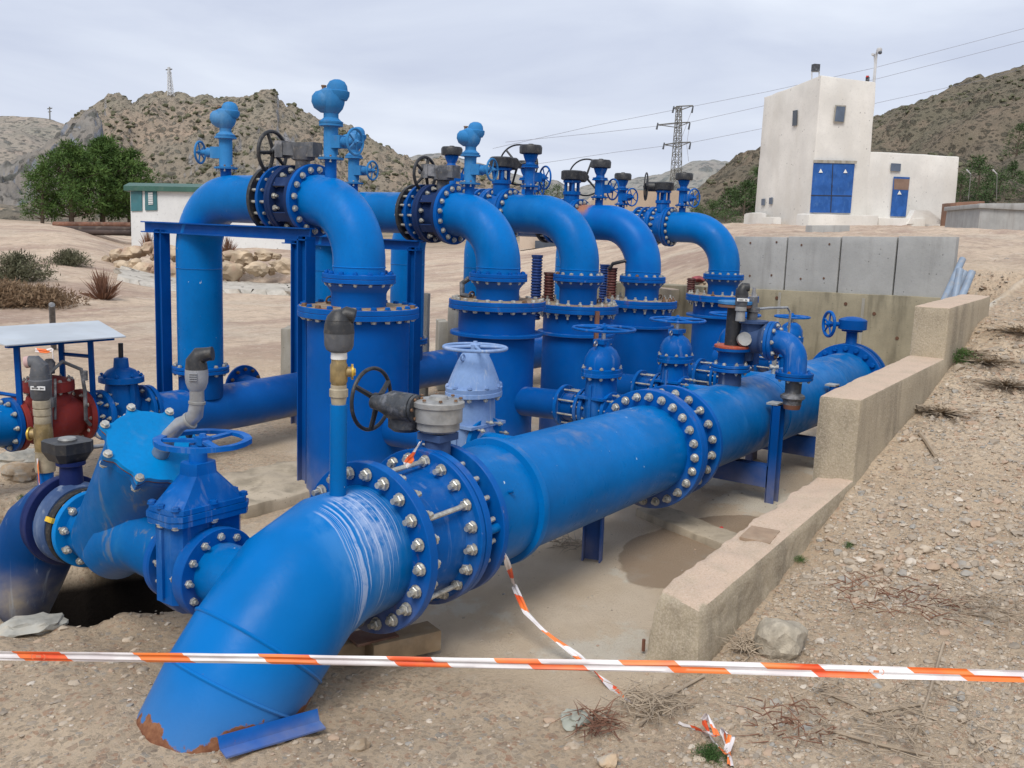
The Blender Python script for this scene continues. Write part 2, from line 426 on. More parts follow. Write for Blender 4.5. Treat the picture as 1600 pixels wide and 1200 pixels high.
while r < 900: rads.append(r); r *= 1.0125 if r < 14 else (1.02 if r < 60 else 1.06)
ctr = math.atan2(.587, .81)
angs = [ctr+math.radians(a) for a in np.linspace(-37, 37, 520)]
angs = [ctr+math.radians(a) for a in np.linspace(-180, -40, 34)][:-1]+angs+[ctr+math.radians(a) for a in np.linspace(40, 180, 34)][1:-1]
na = len(angs); vs = []; cols = []
for r in rads[1:]:
    for a in angs:
        x, y = r*math.cos(a), r*math.sin(a)
        vs.append((x, y, hgt(x, y))); cols.append(region(x, y))
fs = [(i*na+k, i*na+(k+1) % na, (i+1)*na+(k+1) % na, (i+1)*na+k)[::-1] for i in range(len(rads)-2) for k in range(na)]
me = bpy.data.meshes.new('ground'); me.from_pydata(vs, [], [f[::-1] for f in fs])
ca = me.color_attributes.new('region', 'FLOAT_COLOR', 'POINT')
ca.data.foreach_set('color', np.array([(*c, 1) for c in cols], dtype=np.float32).ravel())
me.polygons.foreach_set('use_smooth', [True]*len(me.polygons))
g = NT('dry_stony_soil', .95, .15)
att = g.n('ShaderNodeAttribute', attribute_name='region'); sp = g.n('ShaderNodeSeparateColor'); g.l(att.outputs['Color'], sp.inputs[0])
rg, rs, rb = sp.outputs
SAND1, SAND2, SAND3 = (.66, .52, .37), (.48, .365, .25), (.72, .60, .45)
c = g.mix(g.ramp(g.noise(1.1, detail=8, rough=.65), .3, .7), SAND2, SAND1)
c = g.mix(g.math('MULTIPLY', g.ramp(g.noise(.5, detail=6), .45, .7), .6), c, SAND3)
# stones of several sizes, each cell its own colour
def stones(c, scale, thr, amt, fac=None):
    ed = g.voro(scale, feature='DISTANCE_TO_EDGE'); cc = g.voro(scale, out='Color')
    sc_ = g.n('ShaderNodeSeparateColor'); g.l(cc, sc_.inputs[0])
    stone = g.mix(sc_.outputs[0], (.25, .205, .16), (.56, .45, .33))
    stone = g.mix(g.ramp(sc_.outputs[1], .75, .9), stone, (.40, .22, .14))
    stone = g.mix(g.ramp(sc_.outputs[1], .12, .0), stone, (.28, .30, .30))
    pres = g.math('MULTIPLY', g.ramp(ed, .03, .10), g.ramp(sc_.outputs[2], thr, thr+.03))
    if fac is not None: pres = g.math('MULTIPLY', pres, fac)
    return g.mix(g.math('MULTIPLY', pres, amt), c, stone), pres
dens = g.math('MULTIPLY', g.math('SUBTRACT', 1, g.math('MULTIPLY', rs, .95)), g.ramp(g.noise(.9, detail=4), .25, .6, .35, 1))
c, p1 = stones(c, 30, .70, .6, dens)
c, p2 = stones(c, 60, .5, .6, dens)
c, p3 = stones(c, 13, .86, .5, g.math('MULTIPLY', dens, g.math('MAXIMUM', rg, .25)))
c = g.mix(g.math('MULTIPLY', g.ramp(g.noise(38, detail=8, rough=.8), .50, .62), .45), c, (.24, .18, .125))
c = g.mix(g.math('MULTIPLY', g.ramp(g.noise(22, detail=6, rough=.8), .54, .66), .35), c, (.72, .62, .49))
sandc = g.mix(g.ramp(g.noise(2.5, detail=7), .35, .7), (.60, .475, .335), (.68, .56, .42))
c = g.mix(g.math('MULTIPLY', rs, g.ramp(g.noise(3.3, detail=6), .22, .5, .55, 1)), c, sandc)
c = g.mix(g.math('MULTIPLY', rs, g.math('MULTIPLY', g.ramp(g.noise(1.4, detail=8, rough=.7), .52, .60), .6)), c, (.68, .64, .54))
c = g.mix(g.math('MULTIPLY', g.ramp(g.math('ADD', rb, g.math('MULTIPLY', g.noise(2.5, detail=5), .5)), .55, .60), .70), c, (.27, .185, .12))
c = g.mix(g.ramp(g.sep()[2], -.05, -.17), c, (.012, .009, .007))  # shade of the pits painted in: soil colour drops to near black below the rim
# far yard: mauve and ochre wheel-track bands
dist_ = g.n('ShaderNodeVectorMath', operation='LENGTH'); gp = g.n('ShaderNodeNewGeometry'); g.l(gp.outputs['Position'], dist_.inputs[0])
farf = g.ramp(dist_.outputs['Value'], 9, 15)
rot = g.n('ShaderNodeMapping'); rot.inputs['Rotation'].default_value = (0, 0, math.radians(52)); rot.inputs['Scale'].default_value = (.11, .55, 1); g.l(gp.outputs['Position'], rot.inputs['Vector'])
tr = g.n('ShaderNodeTexNoise'); tr.inputs['Scale'].default_value = 1.; tr.inputs['Detail'].default_value = 6; tr.inputs['Roughness'].default_value = .7; g.l(rot.outputs[0], tr.inputs['Vector'])
yard = g.mix(g.ramp(tr.outputs['Fac'], .36, .62), (.38, .275, .215), (.58, .46, .345))
yard = g.mix(g.math('MULTIPLY', g.ramp(g.noise(2.2, detail=8, rough=.75), .48, .62), .45), yard, (.27, .21, .165))
yard = g.mix(g.math('MULTIPLY', g.ramp(g.noise(.35, detail=5), .52, .68), .7), yard, (.54, .46, .36))
yard = g.mix(g.math('MULTIPLY', g.ramp(g.noise(7, detail=8, rough=.8), .50, .60), .42), yard, (.26, .19, .145))
yard = g.mix(g.math('MULTIPLY', g.ramp(g.noise(4, detail=8, rough=.8), .54, .62), .4), yard, (.68, .60, .50))
c = g.mix(farf, c, yard)
c = g.mix(g.math('MULTIPLY', g.ramp(dist_.outputs['Value'], 55, 95), .75), c, g.mix(g.ramp(g.noise(.25, detail=8, rough=.7), .4, .6), (.26, .19, .12), (.11, .105, .06)))
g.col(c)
h = g.math('ADD', g.math('MULTIPLY', p1, .2), g.math('ADD', g.math('MULTIPLY', p2, .12), g.math('MULTIPLY', p3, .4)))
h = g.math('ADD', h, g.math('MULTIPLY', g.noise(55, detail=9, rough=.78), 1.5))
g.bump(h, .9, .016)
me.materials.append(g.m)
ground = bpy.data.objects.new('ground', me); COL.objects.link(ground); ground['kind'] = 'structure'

def on(x, y, dz=0.): return V((x, y, hgt(x, y)+dz))
def ground_at(u, v):              # where the line of sight meets the ground
    d = at(u, v, 1.)-V(CAM); t = 1.; f = lambda t: EYE+d.z*t < hbase(d.x*t, d.y*t)[0]+.01
    while t < 400 and not f(t): t *= 1.06
    a, b = t/1.06, t
    for _ in range(9):
        c_ = (a+b)/2
        if f(c_): b = c_
        else: a = c_
    return V((d.x*b, d.y*b, hgt(d.x*b, d.y*b)))

# ------------------------------------------------------------------ sheets lying on the ground: pale gravel strip in front of the boulders
def sheet(name, poly, mat, dz, nx=60, ny=14):
    a, b, c_, d_ = [V(p) for p in poly]; m = MB(); vs = []
    for j in range(ny+1):
        for i in range(nx+1):
            s, t = i/nx, j/ny
            p = (a*(1-s)+b*s)*(1-t)+(d_*(1-s)+c_*s)*t
            e = 1.0 if 0 < j < ny and 0 < i < nx else -1.
            p = V((p.x+.4*mn.noise(V((i*.3, j*.7, 1))), p.y+.4*mn.noise(V((i*.3, j*.7, 5))), 0))
            vs.append((p.x, p.y, hgt(p.x, p.y)+dz*e))
    m.add(vs, [(j*(nx+1)+i, j*(nx+1)+i+1, (j+1)*(nx+1)+i+1, (j+1)*(nx+1)+i) for j in range(ny) for i in range(nx)])
    o = build(name, m, mat); o['kind'] = 'structure'; return o
pg = NT('pale_gravel', .95, .1); pg.col(pg.mix(pg.ramp(pg.noise(3, detail=9, rough=.75), .35, .65), (.36, .33, .28), (.50, .465, .41))); pg.bump(pg.noise(20, detail=5), .6, .03)
sheet('pale_gravel_path', [at(185, 458, 22.6), at(480, 462, 22.2), at(480, 430, 26.6), at(195, 430, 26.6)], pg.m, .10)

# ------------------------------------------------------------------ hills
def hillmat(name, soil, soil2, scrub, rock, scrubamt=.5, rockamt=.5, bscale=.25, haze=(.42, .46, .53), hz=.12):
    m = NT(name, .95, .1)
    c = m.mix(m.ramp(m.noise(.02, detail=8, rough=.65), .35, .65), soil, soil2)
    c = m.mix(m.math('MULTIPLY', m.ramp(m.noise(bscale*.6, detail=9, rough=.78), .40, .60), .55), c, tuple(x*.55 for x in soil2))
    nz = m.sep('Normal')[2]
    st = m.math('MULTIPLY', m.ramp(m.math('ADD', m.math('MULTIPLY', nz, -1.2), m.noise(.018, detail=6)), -.25, .05), rockamt)
    strat = m.noise(.12, (1, 1, .25), 8, .75, .6)
    rk = m.mix(m.ramp(strat, .35, .65), tuple(x*.5 for x in rock), rock)
    veg = m.math('MULTIPLY', m.ramp(m.noise(.012, detail=7, rough=.6), .38, .62, .25, 1), scrubamt)
    d1 = m.voro(bscale); d2 = m.voro(bscale*2.3)
    dots = m.math('MAXIMUM', m.ramp(d1, .42, .28), m.math('MULTIPLY', m.ramp(d2, .40, .25), .8))
    nse = m.ramp(m.noise(bscale*1.6, detail=6, rough=.7), .42, .55)
    cover = m.math('MULTIPLY', m.math('MULTIPLY', dots, nse), 1.)
    veg2 = m.math('MULTIPLY', veg, m.ramp(m.noise(bscale*.35, detail=8, rough=.75), .38, .58))
    c = m.mix(m.math('MULTIPLY', veg2, .8), c, scrub)
    c = m.mix(m.math('MULTIPLY', cover, .85), c, tuple(x*.45 for x in scrub))
    c = m.mix(st, c, rk)
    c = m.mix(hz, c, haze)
    m.col(c)
    m.bump(m.math('ADD', m.noise(bscale*1.5, detail=9, rough=.75), m.math('MULTIPLY', cover, .6)), .9, 1.6)
    return m.m
def hill(name, prof, d0, d1, vbase, mat, nu=260, nr=70, amp=6., fs=.02, ease=.85, ridge=.5, u0=None, u1=None, seed=0, backd=None, jag=.8, kind='structure'):
    us = [p[0] for p in prof]; vs_ = [p[1] for p in prof]
    u0 = u0 if u0 is not None else us[0]; u1 = u1 if u1 is not None else us[-1]
    vb = vbase if callable(vbase) else (lambda u: vbase)
    pts = []
    for j in range(nr+8):
        t = min(1., j/nr)
        for i in range(nu+1):
            u = u0+(u1-u0)*i/nu; vt = interp(u, us, vs_); v0 = vb(u)
            d = d0+(d1-d0)*t
            v = v0+(vt-v0)*(t**ease)
            p = at(u, v, d)
            if j > nr:
                k = (j-nr)/8; p = at(u, vt, d1+(backd or (d1-d0))*k); p.z -= k*k*(p.z-CAM[2])*1.0+k*amp
            q = V((p.x*fs+seed, p.y*fs, p.z*fs*.6))
            n1 = mn.fractal(q, .9, 2.1, 6); n2 = mn.ridged_multi_fractal(q*1.3, 1., 2.1, 5, 1., 2.)-1.
            w = (4*t*(1-t))**.5*.85+.15*smst(t, 0, .15)
            if t >= 1: w = .15
            dz = amp*w*(n1*(1-ridge)*1.4+n2*ridge*.7)
            dz += jag*amp*.06*mn.fractal(q*9, .8, 2., 3)
            pts.append((p.x, p.y, p.z+dz*smst(t, 0, .1)))
    n = nu+1
    me = bpy.data.meshes.new(name)
    me.from_pydata(pts, [], [(j*n+i, j*n+i+1, (j+1)*n+i+1, (j+1)*n+i) for j in range(nr+7) for i in range(nu)])
    me.polygons.foreach_set('use_smooth', [True]*len(me.polygons)); me.materials.append(mat)
    o = bpy.data.objects.new(name, me); COL.objects.link(o); o['kind'] = kind; return o
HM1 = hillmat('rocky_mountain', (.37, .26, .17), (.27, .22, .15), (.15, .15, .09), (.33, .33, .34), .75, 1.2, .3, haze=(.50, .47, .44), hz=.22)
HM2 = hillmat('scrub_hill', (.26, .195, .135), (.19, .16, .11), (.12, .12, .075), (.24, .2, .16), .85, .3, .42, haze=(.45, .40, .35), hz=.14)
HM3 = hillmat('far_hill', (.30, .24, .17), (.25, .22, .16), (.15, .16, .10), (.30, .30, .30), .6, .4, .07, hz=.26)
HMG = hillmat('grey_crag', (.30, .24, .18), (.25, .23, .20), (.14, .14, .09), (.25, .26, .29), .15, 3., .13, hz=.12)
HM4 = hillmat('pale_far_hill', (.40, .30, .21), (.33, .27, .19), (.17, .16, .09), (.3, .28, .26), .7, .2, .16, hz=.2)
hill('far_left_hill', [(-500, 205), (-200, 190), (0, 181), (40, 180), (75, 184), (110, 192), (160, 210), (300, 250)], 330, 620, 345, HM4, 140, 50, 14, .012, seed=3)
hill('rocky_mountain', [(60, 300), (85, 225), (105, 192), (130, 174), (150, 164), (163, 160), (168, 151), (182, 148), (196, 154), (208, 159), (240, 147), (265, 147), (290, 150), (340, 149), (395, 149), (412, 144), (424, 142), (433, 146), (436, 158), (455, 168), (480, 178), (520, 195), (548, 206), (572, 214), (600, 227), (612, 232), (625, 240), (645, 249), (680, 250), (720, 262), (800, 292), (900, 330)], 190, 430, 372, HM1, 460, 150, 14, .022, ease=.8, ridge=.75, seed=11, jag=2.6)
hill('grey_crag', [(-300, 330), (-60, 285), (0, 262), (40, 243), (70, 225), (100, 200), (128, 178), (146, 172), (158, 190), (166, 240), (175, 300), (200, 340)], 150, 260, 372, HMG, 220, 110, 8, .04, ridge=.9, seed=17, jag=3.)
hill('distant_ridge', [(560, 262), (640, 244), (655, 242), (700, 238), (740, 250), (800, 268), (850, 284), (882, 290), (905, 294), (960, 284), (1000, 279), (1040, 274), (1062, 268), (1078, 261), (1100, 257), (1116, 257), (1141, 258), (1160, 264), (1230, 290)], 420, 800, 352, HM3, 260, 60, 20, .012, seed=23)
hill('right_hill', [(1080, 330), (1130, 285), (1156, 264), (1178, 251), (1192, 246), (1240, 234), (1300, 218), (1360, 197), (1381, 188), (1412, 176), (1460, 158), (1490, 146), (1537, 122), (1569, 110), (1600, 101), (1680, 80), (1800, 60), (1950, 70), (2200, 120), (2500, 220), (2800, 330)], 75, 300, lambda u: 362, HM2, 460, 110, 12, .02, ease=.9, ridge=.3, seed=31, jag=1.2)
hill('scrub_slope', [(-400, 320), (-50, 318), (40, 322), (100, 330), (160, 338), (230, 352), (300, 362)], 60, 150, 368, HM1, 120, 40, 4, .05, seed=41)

# ------------------------------------------------------------------ vegetation
leaf = {}
def leafmat(name, c, c2):
    m = NT(name, .8, .2); m.col(m.mix(m.ramp(m.noise(1.6, detail=6, rough=.7), .3, .7), c, c2)); leaf[name] = m.m; M[name] = m.m
leafmat('pine_green', (.035, .075, .018), (.10, .165, .04)); leafmat('far_green', (.035, .065, .025), (.085, .13, .045))
leafmat('olive_scrub', (.065, .068, .038), (.15, .145, .09)); leafmat('dry_brown', (.12, .075, .045), (.26, .18, .11)); leafmat('reddish_dry', (.13, .06, .04), (.25, .14, .09))
leafmat('weed_green', (.03, .07, .02), (.08, .15, .04)); leafmat('dead_grey', (.24, .19, .14), (.42, .34, .25))
bark = simple('bark', (.12, .09, .065), .9, 0, .3, 3, .4, .1); M['bark'] = bark
def needles(m, c, rad, n, size, flat=1., up=.35):
    c = V(c)
    for _ in range(n):
        d = V((random.gauss(0, 1), random.gauss(0, 1), random.gauss(0, 1))).normalized()
        p = c+V((d.x*rad, d.y*rad, d.z*rad*flat))*(random.random()**.4)
        a = (d+V((random.uniform(-.7, .7), random.uniform(-.7, .7), up+random.uniform(-.5, .7)))).normalized()
        b = a.cross(V((random.gauss(0, 1), random.gauss(0, 1), random.gauss(0, 1)))).normalized()
        L = size*random.uniform(.6, 1.5); w = L*random.uniform(.10, .2)
        m.add([p-b*w, p+a*L*.5-b*w*.6+b*w*.2, p+a*L, p+b*w], [(0, 1, 2, 3)])
def pine(base, h, w, label, group=None, mat='pine_green', n=70, per=55, low=.12, name='pine_tree', leaf_s=None, rz=0):
    n = int(n*1.7); per = int(per*1.25)
    T = Thing(name, base, label, 'tree', group); b = V(base)
    tr = MB(); lean = V((random.uniform(-.05, .05), random.uniform(-.05, .05), 1)); top = b+lean*h*.9
    r0 = h*.028
    tr.tube([b-V((0, 0, .3)), b+lean*h*.3, b+lean*h*.6, top], [r0*1.3, r0, r0*.6, r0*.15], 8)
    cr = MB(); ls = leaf_s*.6 if leaf_s else h*.042
    for i in range(n):
        t = low+(1-low)*random.random()**.85
        prof = max(.05, 1-abs((t-low)/(1-low)-.38)**2.2*3.0)
        q = random.random()*2*PI; rr = w*.5*prof*random.uniform(.35, 1.05)
        p = b+lean*h*t+V((math.cos(q)*rr, math.sin(q)*rr, random.uniform(-.04, .04)*h))
        if i % 3 == 0: tr.tube([b+lean*h*max(.1, t-.15), p], [r0*.35, r0*.08], 5)
        needles(cr, p, w*random.uniform(.07, .14), per, ls, .62, up=.1)
    T.part('trunk', tr, 'bark'); T.part('crown', cr, mat, smooth=0)
    return T
def bush(base, r, h, label, mat='olive_scrub', n=300, group=None, name='bush', spiky=False, single_=True, cat='bush'):
    m = MB(); b = V(base)
    for _ in range(n):
        q = random.random()*2*PI; el = random.uniform(.15, 1.)*PI/2
        d = V((math.cos(q)*math.cos(el)*r, math.sin(q)*math.cos(el)*r, math.sin(el)*h))
        if spiky:
            p1 = b+d*random.uniform(.6, 1.1); p0 = b+V((d.x, d.y, 0))*.15
            mid = (p0+p1)/2+V((random.uniform(-.1, .1)*r, random.uniform(-.1, .1)*r, .1*h))
            w = r*.012+.002; e = V((random.gauss(0, 1), random.gauss(0, 1), 0)).normalized()*w
            m.add([p0-e, p0+e, mid+e*.8, p1, mid-e*.8], [(0, 1, 2, 3, 4)])
        else:
            for _q in range(3): needles(m, b+d*random.uniform(.3, .95)+V((random.uniform(-.1, .1), random.uniform(-.1, .1), 0))*r, r*.12, 4, r*.085)
    o = build(name, m, mat, None, b, 0); o.location = b
    return tag(o, label, cat, group)

pine(at(112, 352, 58), 4.5, 4.6, 'broad dark green pine at left with its trunk showing, second from the left', 'pines beside the cabin', n=90, per=60)
pine(at(160, 350, 60), 4.9, 5.0, 'tallest dark green pine, standing behind the rusty pipe stack', 'pines beside the cabin', n=110, per=60)
pine(at(203, 352, 61), 4.5, 3.9, 'dark green pine whose crown touches the cabin roof', 'pines beside the cabin', n=70, per=60)
pine(at(66, 352, 57), 3.3, 2.8, 'small pine at the left edge of the pine group with a bent trunk', 'pines beside the cabin', n=45, per=50)
for i, (u, v, d, h, w, lab) in enumerate([
    (1085, 372, 95, 3.2, 4.0, 'low green pine under the pylon, left of the others there'), (1110, 372, 92, 3.4, 4.4, 'low green pine between the pylon and the white tower'),
    (1135, 372, 95, 4.6, 4.2, 'mid green pine above the last blue bend'), (1158, 372, 90, 5.0, 4.2, 'green pine next but one to the white tower'),
    (1180, 375, 92, 6.6, 4.0, 'tall green pine touching the white tower on its left side'), (1130, 385, 85, 3.0, 5.5, 'wide low pine in front of the tower side trees'),
    (845, 330, 120, 3.4, 5.0, 'green tree seen between two black capped air valves'), (870, 330, 120, 3.0, 4.4, 'lower green tree beside the curved beige hall'),
    (1500, 330, 88, 3.0, 4.0, 'green pine right behind the low end of the white building'), (1525, 330, 92, 5.0, 4.4, 'dark green pine behind the round brown recess'),
    (1556, 335, 95, 4.0, 5.0, 'bushy green tree behind the thin lamp posts'), (1588, 245, 150, 4.6, 5.2, 'dark pine up on the hillside at the right edge'), (1600, 330, 90, 3.4, 4.6, 'green tree over the low concrete box at the right edge'),
    (1575, 320, 120, 5.0, 3.2, 'narrow green pine at the foot of the right hill')]):
    pine(at(u, v, d), h, w, lab, 'far pines around the yard', 'far_green', n=46, per=26, low=.02, leaf_s=h*.085)
# scattered scrub as one mass on the hillsides
def scrub(name, objs, n, s0, s1, mat, mind, seed):
    random.seed(seed); m = MB(); import bmesh
    from mathutils.bvhtree import BVHTree
    for ob in objs:
        me = ob.data; polys = [p for p in me.polygons if p.normal.z > .35]
        w = [p.area for p in polys]; ch = random.choices(polys, w, k=n)
        for p in ch:
            c = V(me.vertices[p.vertices[0]].co)*random.random()
            a, b_, c_, d_ = [me.vertices[i].co for i in p.vertices]; s, t = random.random(), random.random()
            q = (a*(1-s)+b_*s)*(1-t)+(d_*(1-s)+c_*s)*t
            if q.length < mind: continue
            if mn.fractal(q*.03+V((seed, 0, 0)), 1, 2, 4) < random.uniform(-.35, .35): continue
            r_ = random.uniform(s0, s1)*(.8+q.length/500)
            m.blob(q+V((0, 0, r_*.2)), (r_, r_*random.uniform(.8, 1.1), r_*random.uniform(.5, .8)), .45, random.random()*50, 1)
    o = build(name, m, mat, smooth=0); o['kind'] = 'stuff'
    return tag(o, 'low dark scrub bushes dotting the hillside', 'scrub')
scrub('hillside_scrub', [bpy.data.objects['right_hill']], 11000, .22, .62, 'olive_scrub', 70, 5)
scrub('mountain_scrub', [bpy.data.objects['rocky_mountain']], 7500, .35, .8, 'olive_scrub', 150, 6)
random.seed(77)

# bushes and dry plants of the left bank
for (u, v, r, h, mat, lab) in [(28, 440, .85, .62, 'olive_scrub', 'big grey green bush at the left edge of the bank'), (108, 412, .62, .42, 'olive_scrub', 'grey green bush halfway up the bank below the rusty pipes'),
                         (66, 478, .8, .35, 'dry_brown', 'low brown green shrub on the edge of the dirt road'), (10, 480, .7, .5, 'dry_brown', 'brown shrub low at the left edge by the road')]:
    p = ground_at(u, v); bush(p-V((0, 0, .05)), r, h, lab, mat, 420)
for (u, v, r, h, lab) in [(162, 468, .55, .62, 'reddish dry bush at the foot of the boulder wall'), (355, 392, .55, .7, 'leafless brown bush in front of the cabin wall, behind the boulders'), (232, 386, .4, .8, 'thin dry stalks at the cabin corner')]:
    p = ground_at(u, v) if u != 355 and u != 232 else at(u, v+6, 33.5)
    bush(p-V((0, 0, .05)), r, h, lab, 'reddish_dry', 260, spiky=True, name='dry_bush')
for (u, v) in [(1350, 640), (1545, 560), (1510, 545), (1575, 600), (1590, 520), (1470, 640)]:
    p = ground_at(u, v); bush(p, .38, .05, 'matted grey brown dead weeds on the gravel slope right of the stepped wall', 'dead_grey', 200, 'dead weed mats on the slope', 'dead_weeds', True, cat='dead weeds')

# ================================================================== PIPEWORK
MY = 2.58                                            # the big delivery pipe runs along X at this Y
def mz(x): return interp(x, [2.6, 2.98, 3.5, 4.9, 5.15, 9], [.467, .479, .482, .492, .499, .515])
def mc(x): return V((x, MY, mz(x)))
def flange(T, c, axis, th, ri, ro, mat='blue_flange', seg=56, name='flange', parent=None):
    """flange whose near face centre is c, thickness along axis"""
    m = MB().ring(c, axis, th, ri, ro, seg); return T.part(name, m, mat, parent)

# ---- near elbow diving into the ground
T = Thing('pipe_elbow', (2.0, MY, 0), 'huge mitred blue pipe elbow diving into the ground in the foreground, with white lime streaks', 'pipe')
m = NT('streaked_blue_paint', .36, .10)
tmp = MB()
EP = [V((2.64, MY, .467)), V((2.47, MY, .462)), V((2.30, MY, .40)), V((2.13, MY+.006, .24)), V((2.035, MY+.016, .122)), V((1.79, MY+.055, -.28))]
def mitre(mb, pts, r, seg=56):
    """pipe of straight segments with true mitre joints"""
    pts = [V(p) for p in pts]; n = len(pts); d0 = (pts[1]-pts[0]).normalized()
    ref = YA if abs(d0.y) < .9 else XA
    b = d0.cross(ref).normalized(); c = d0.cross(b); ringv = [pts[0]+(b*math.cos(2*PI*k/seg)+c*math.sin(2*PI*k/seg))*r for k in range(seg)]
    vs = list(ringv)
    for i in range(1, n):
        d = (pts[i]-pts[i-1]).normalized()
        nn = (d+(pts[i+1]-pts[i]).normalized()).normalized() if i < n-1 else d
        ringv = [v+d*((pts[i]-v).dot(nn)/d.dot(nn)) for v in ringv]; vs += ringv
    return mb.add(vs, [(i*seg+k, i*seg+(k+1) % seg, (i+1)*seg+(k+1) % seg, (i+1)*seg+k) for i in range(n-1) for k in range(seg)]), vs
# fine sampling of the straight parts so the surface shades softly
body = MB(); _, evs = mitre(body, EP, .247)
dark = tuple(c*.8 for c in BLUE)
c = m.mix(m.ramp(m.noise(2.2, detail=5), .3, .7), dark, (.0, .142, .45))
px, py, pz = m.sep()
xm = m.math('MULTIPLY', m.ramp(px, 2.22, 2.34), m.math('MULTIPLY', m.ramp(px, 2.66, 2.60), m.ramp(py, MY+.02, MY-.07)))
stn = m.noise(1.0, (70, 7., 4.0), 5, .6, .9)
st = m.math('MULTIPLY', m.math('MULTIPLY', m.ramp(stn, .54, .60), m.ramp(m.noise(4, (1, 1, .6), 3), .36, .55)), xm)
haz = m.math('MULTIPLY', m.math('MULTIPLY', m.ramp(m.noise(3.2, (2.2, 1.6, .6), 6, .6), .42, .62), xm), .38)
cmb = m.n('ShaderNodeCombineXYZ')
wob_ = m.math('MULTIPLY', m.noise(9, (.3, .3, 1), 2), .022)
m.l(m.math('ADD', px, wob_), cmb.inputs[0]); m.l(m.math('MULTIPLY', pz, .016), cmb.inputs[2])
def n1d(sc_, det):
    q = m.n('ShaderNodeTexNoise'); q.inputs['Scale'].default_value = sc_; q.inputs['Detail'].default_value = det; q.inputs['Roughness'].default_value = .6; m.l(cmb.outputs[0], q.inputs['Vector']); return q.outputs['Fac']
drip = m.ramp(n1d(95, 3), .50, .56); endz = m.ramp(n1d(34, 1), .35, .62, .55, .16)
cut = m.ramp(m.math('SUBTRACT', pz, endz), -.01, .05)
side = m.ramp(py, MY-.015, MY-.06)
drip = m.math('MULTIPLY', m.math('MULTIPLY', m.math('MULTIPLY', drip, cut), side), m.math('MULTIPLY', m.ramp(px, 2.335, 2.36), m.ramp(px, 2.63, 2.60)))
drip = m.math('MULTIPLY', drip, m.ramp(m.noise(30, detail=5, rough=.7), .30, .5, .45, 1))
wash = m.math('MULTIPLY', m.math('MULTIPLY', m.math('MULTIPLY', m.ramp(pz, .42, .66), m.ramp(m.noise(16, (1.2, 1, .5), 7, .7), .40, .60)), m.math('MULTIPLY', m.ramp(px, 2.40, 2.46), m.ramp(px, 2.60, 2.53))), m.ramp(py, MY+.03, MY-.04))
c = m.mix(m.math('MULTIPLY', wash, .62), c, (.36, .44, .62)); c = m.mix(m.math('MULTIPLY', haz, .7), c, (.12, .30, .56)); c = m.mix(m.math('MULTIPLY', drip, .62), c, (.44, .52, .68)); st = drip
low = m.math('MULTIPLY', m.ramp(pz, .16, .0), m.ramp(m.noise(6, detail=7, rough=.65), .42, .47))
rcol = m.mix(m.ramp(m.noise(25, detail=6, rough=.7), .3, .7), (.13, .05, .028), (.25, .115, .06))
rl = m.math('MAXIMUM', m.ramp(m.math('ADD', pz, m.math('MULTIPLY', m.noise(5, detail=7, rough=.62), -.42)), -.122, -.134), m.math('MULTIPLY', m.ramp(m.noise(7, (1, 1, 1.5), 6, .7), .665, .68), m.ramp(pz, .35, .1)))
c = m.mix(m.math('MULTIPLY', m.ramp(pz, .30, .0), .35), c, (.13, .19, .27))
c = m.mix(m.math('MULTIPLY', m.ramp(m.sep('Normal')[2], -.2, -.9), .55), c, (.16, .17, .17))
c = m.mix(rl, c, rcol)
m.col(c); m.rough(m.math('ADD', m.ramp(m.noise(10, detail=5), .2, .8, .27, .42), m.math('MULTIPLY', m.math('MAXIMUM', rl, st), .3))); m.bump(m.math('ADD', m.noise(45, detail=4), m.math('MULTIPLY', rl, 1.5)), .14, .005)
M['streaked'] = m.m
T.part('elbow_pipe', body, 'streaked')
wm = MB()
for i in (3, 4):
    ringv = evs[i*56:(i+1)*56]; cc = sum(ringv, V((0, 0, 0)))/56
    ringv = [v+(v-cc).normalized()*.001 for v in ringv]
    nseg = 56; vs = []
    for k in range(nseg):
        v = ringv[k]; o_ = (v-cc).normalized(); tdir = (ringv[(k+1) % nseg]-ringv[k-1]).normalized(); a_ = o_.cross(tdir)
        for q in range(6): vs.append(v+(o_*math.cos(q*PI/3)+a_*math.sin(q*PI/3))*.0065)
    wm.add(vs, [(k*6+q, ((k+1) % nseg)*6+q, ((k+1) % nseg)*6+(q+1) % 6, k*6+(q+1) % 6) for k in range(nseg) for q in range(6)])
T.part('weld_bead', wm, 'streaked')
fl = flange(T, mc(2.635), XA, .045, .235, .335)
bolts(fl, T.base, mc(2.665), XA, .292, 20, .07, .044, .02, phase=.05)
stub = MB().cyl((2.22, 2.72, .40), (2.22, 2.93, .40), .118, seg=40); T.part('side_branch', stub, 'blue')
f2 = flange(T, (2.22, 2.905, .40), YA, .035, .11, .172)
bolts(f2, T.base, (2.22, 2.945, .40), YA, .142, 12, .075, .030, .012)
riser = MB().cyl((2.495, MY, .66), (2.495, MY, 1.045), .031, seg=24); T.part('riser_pipe', riser, 'blue')

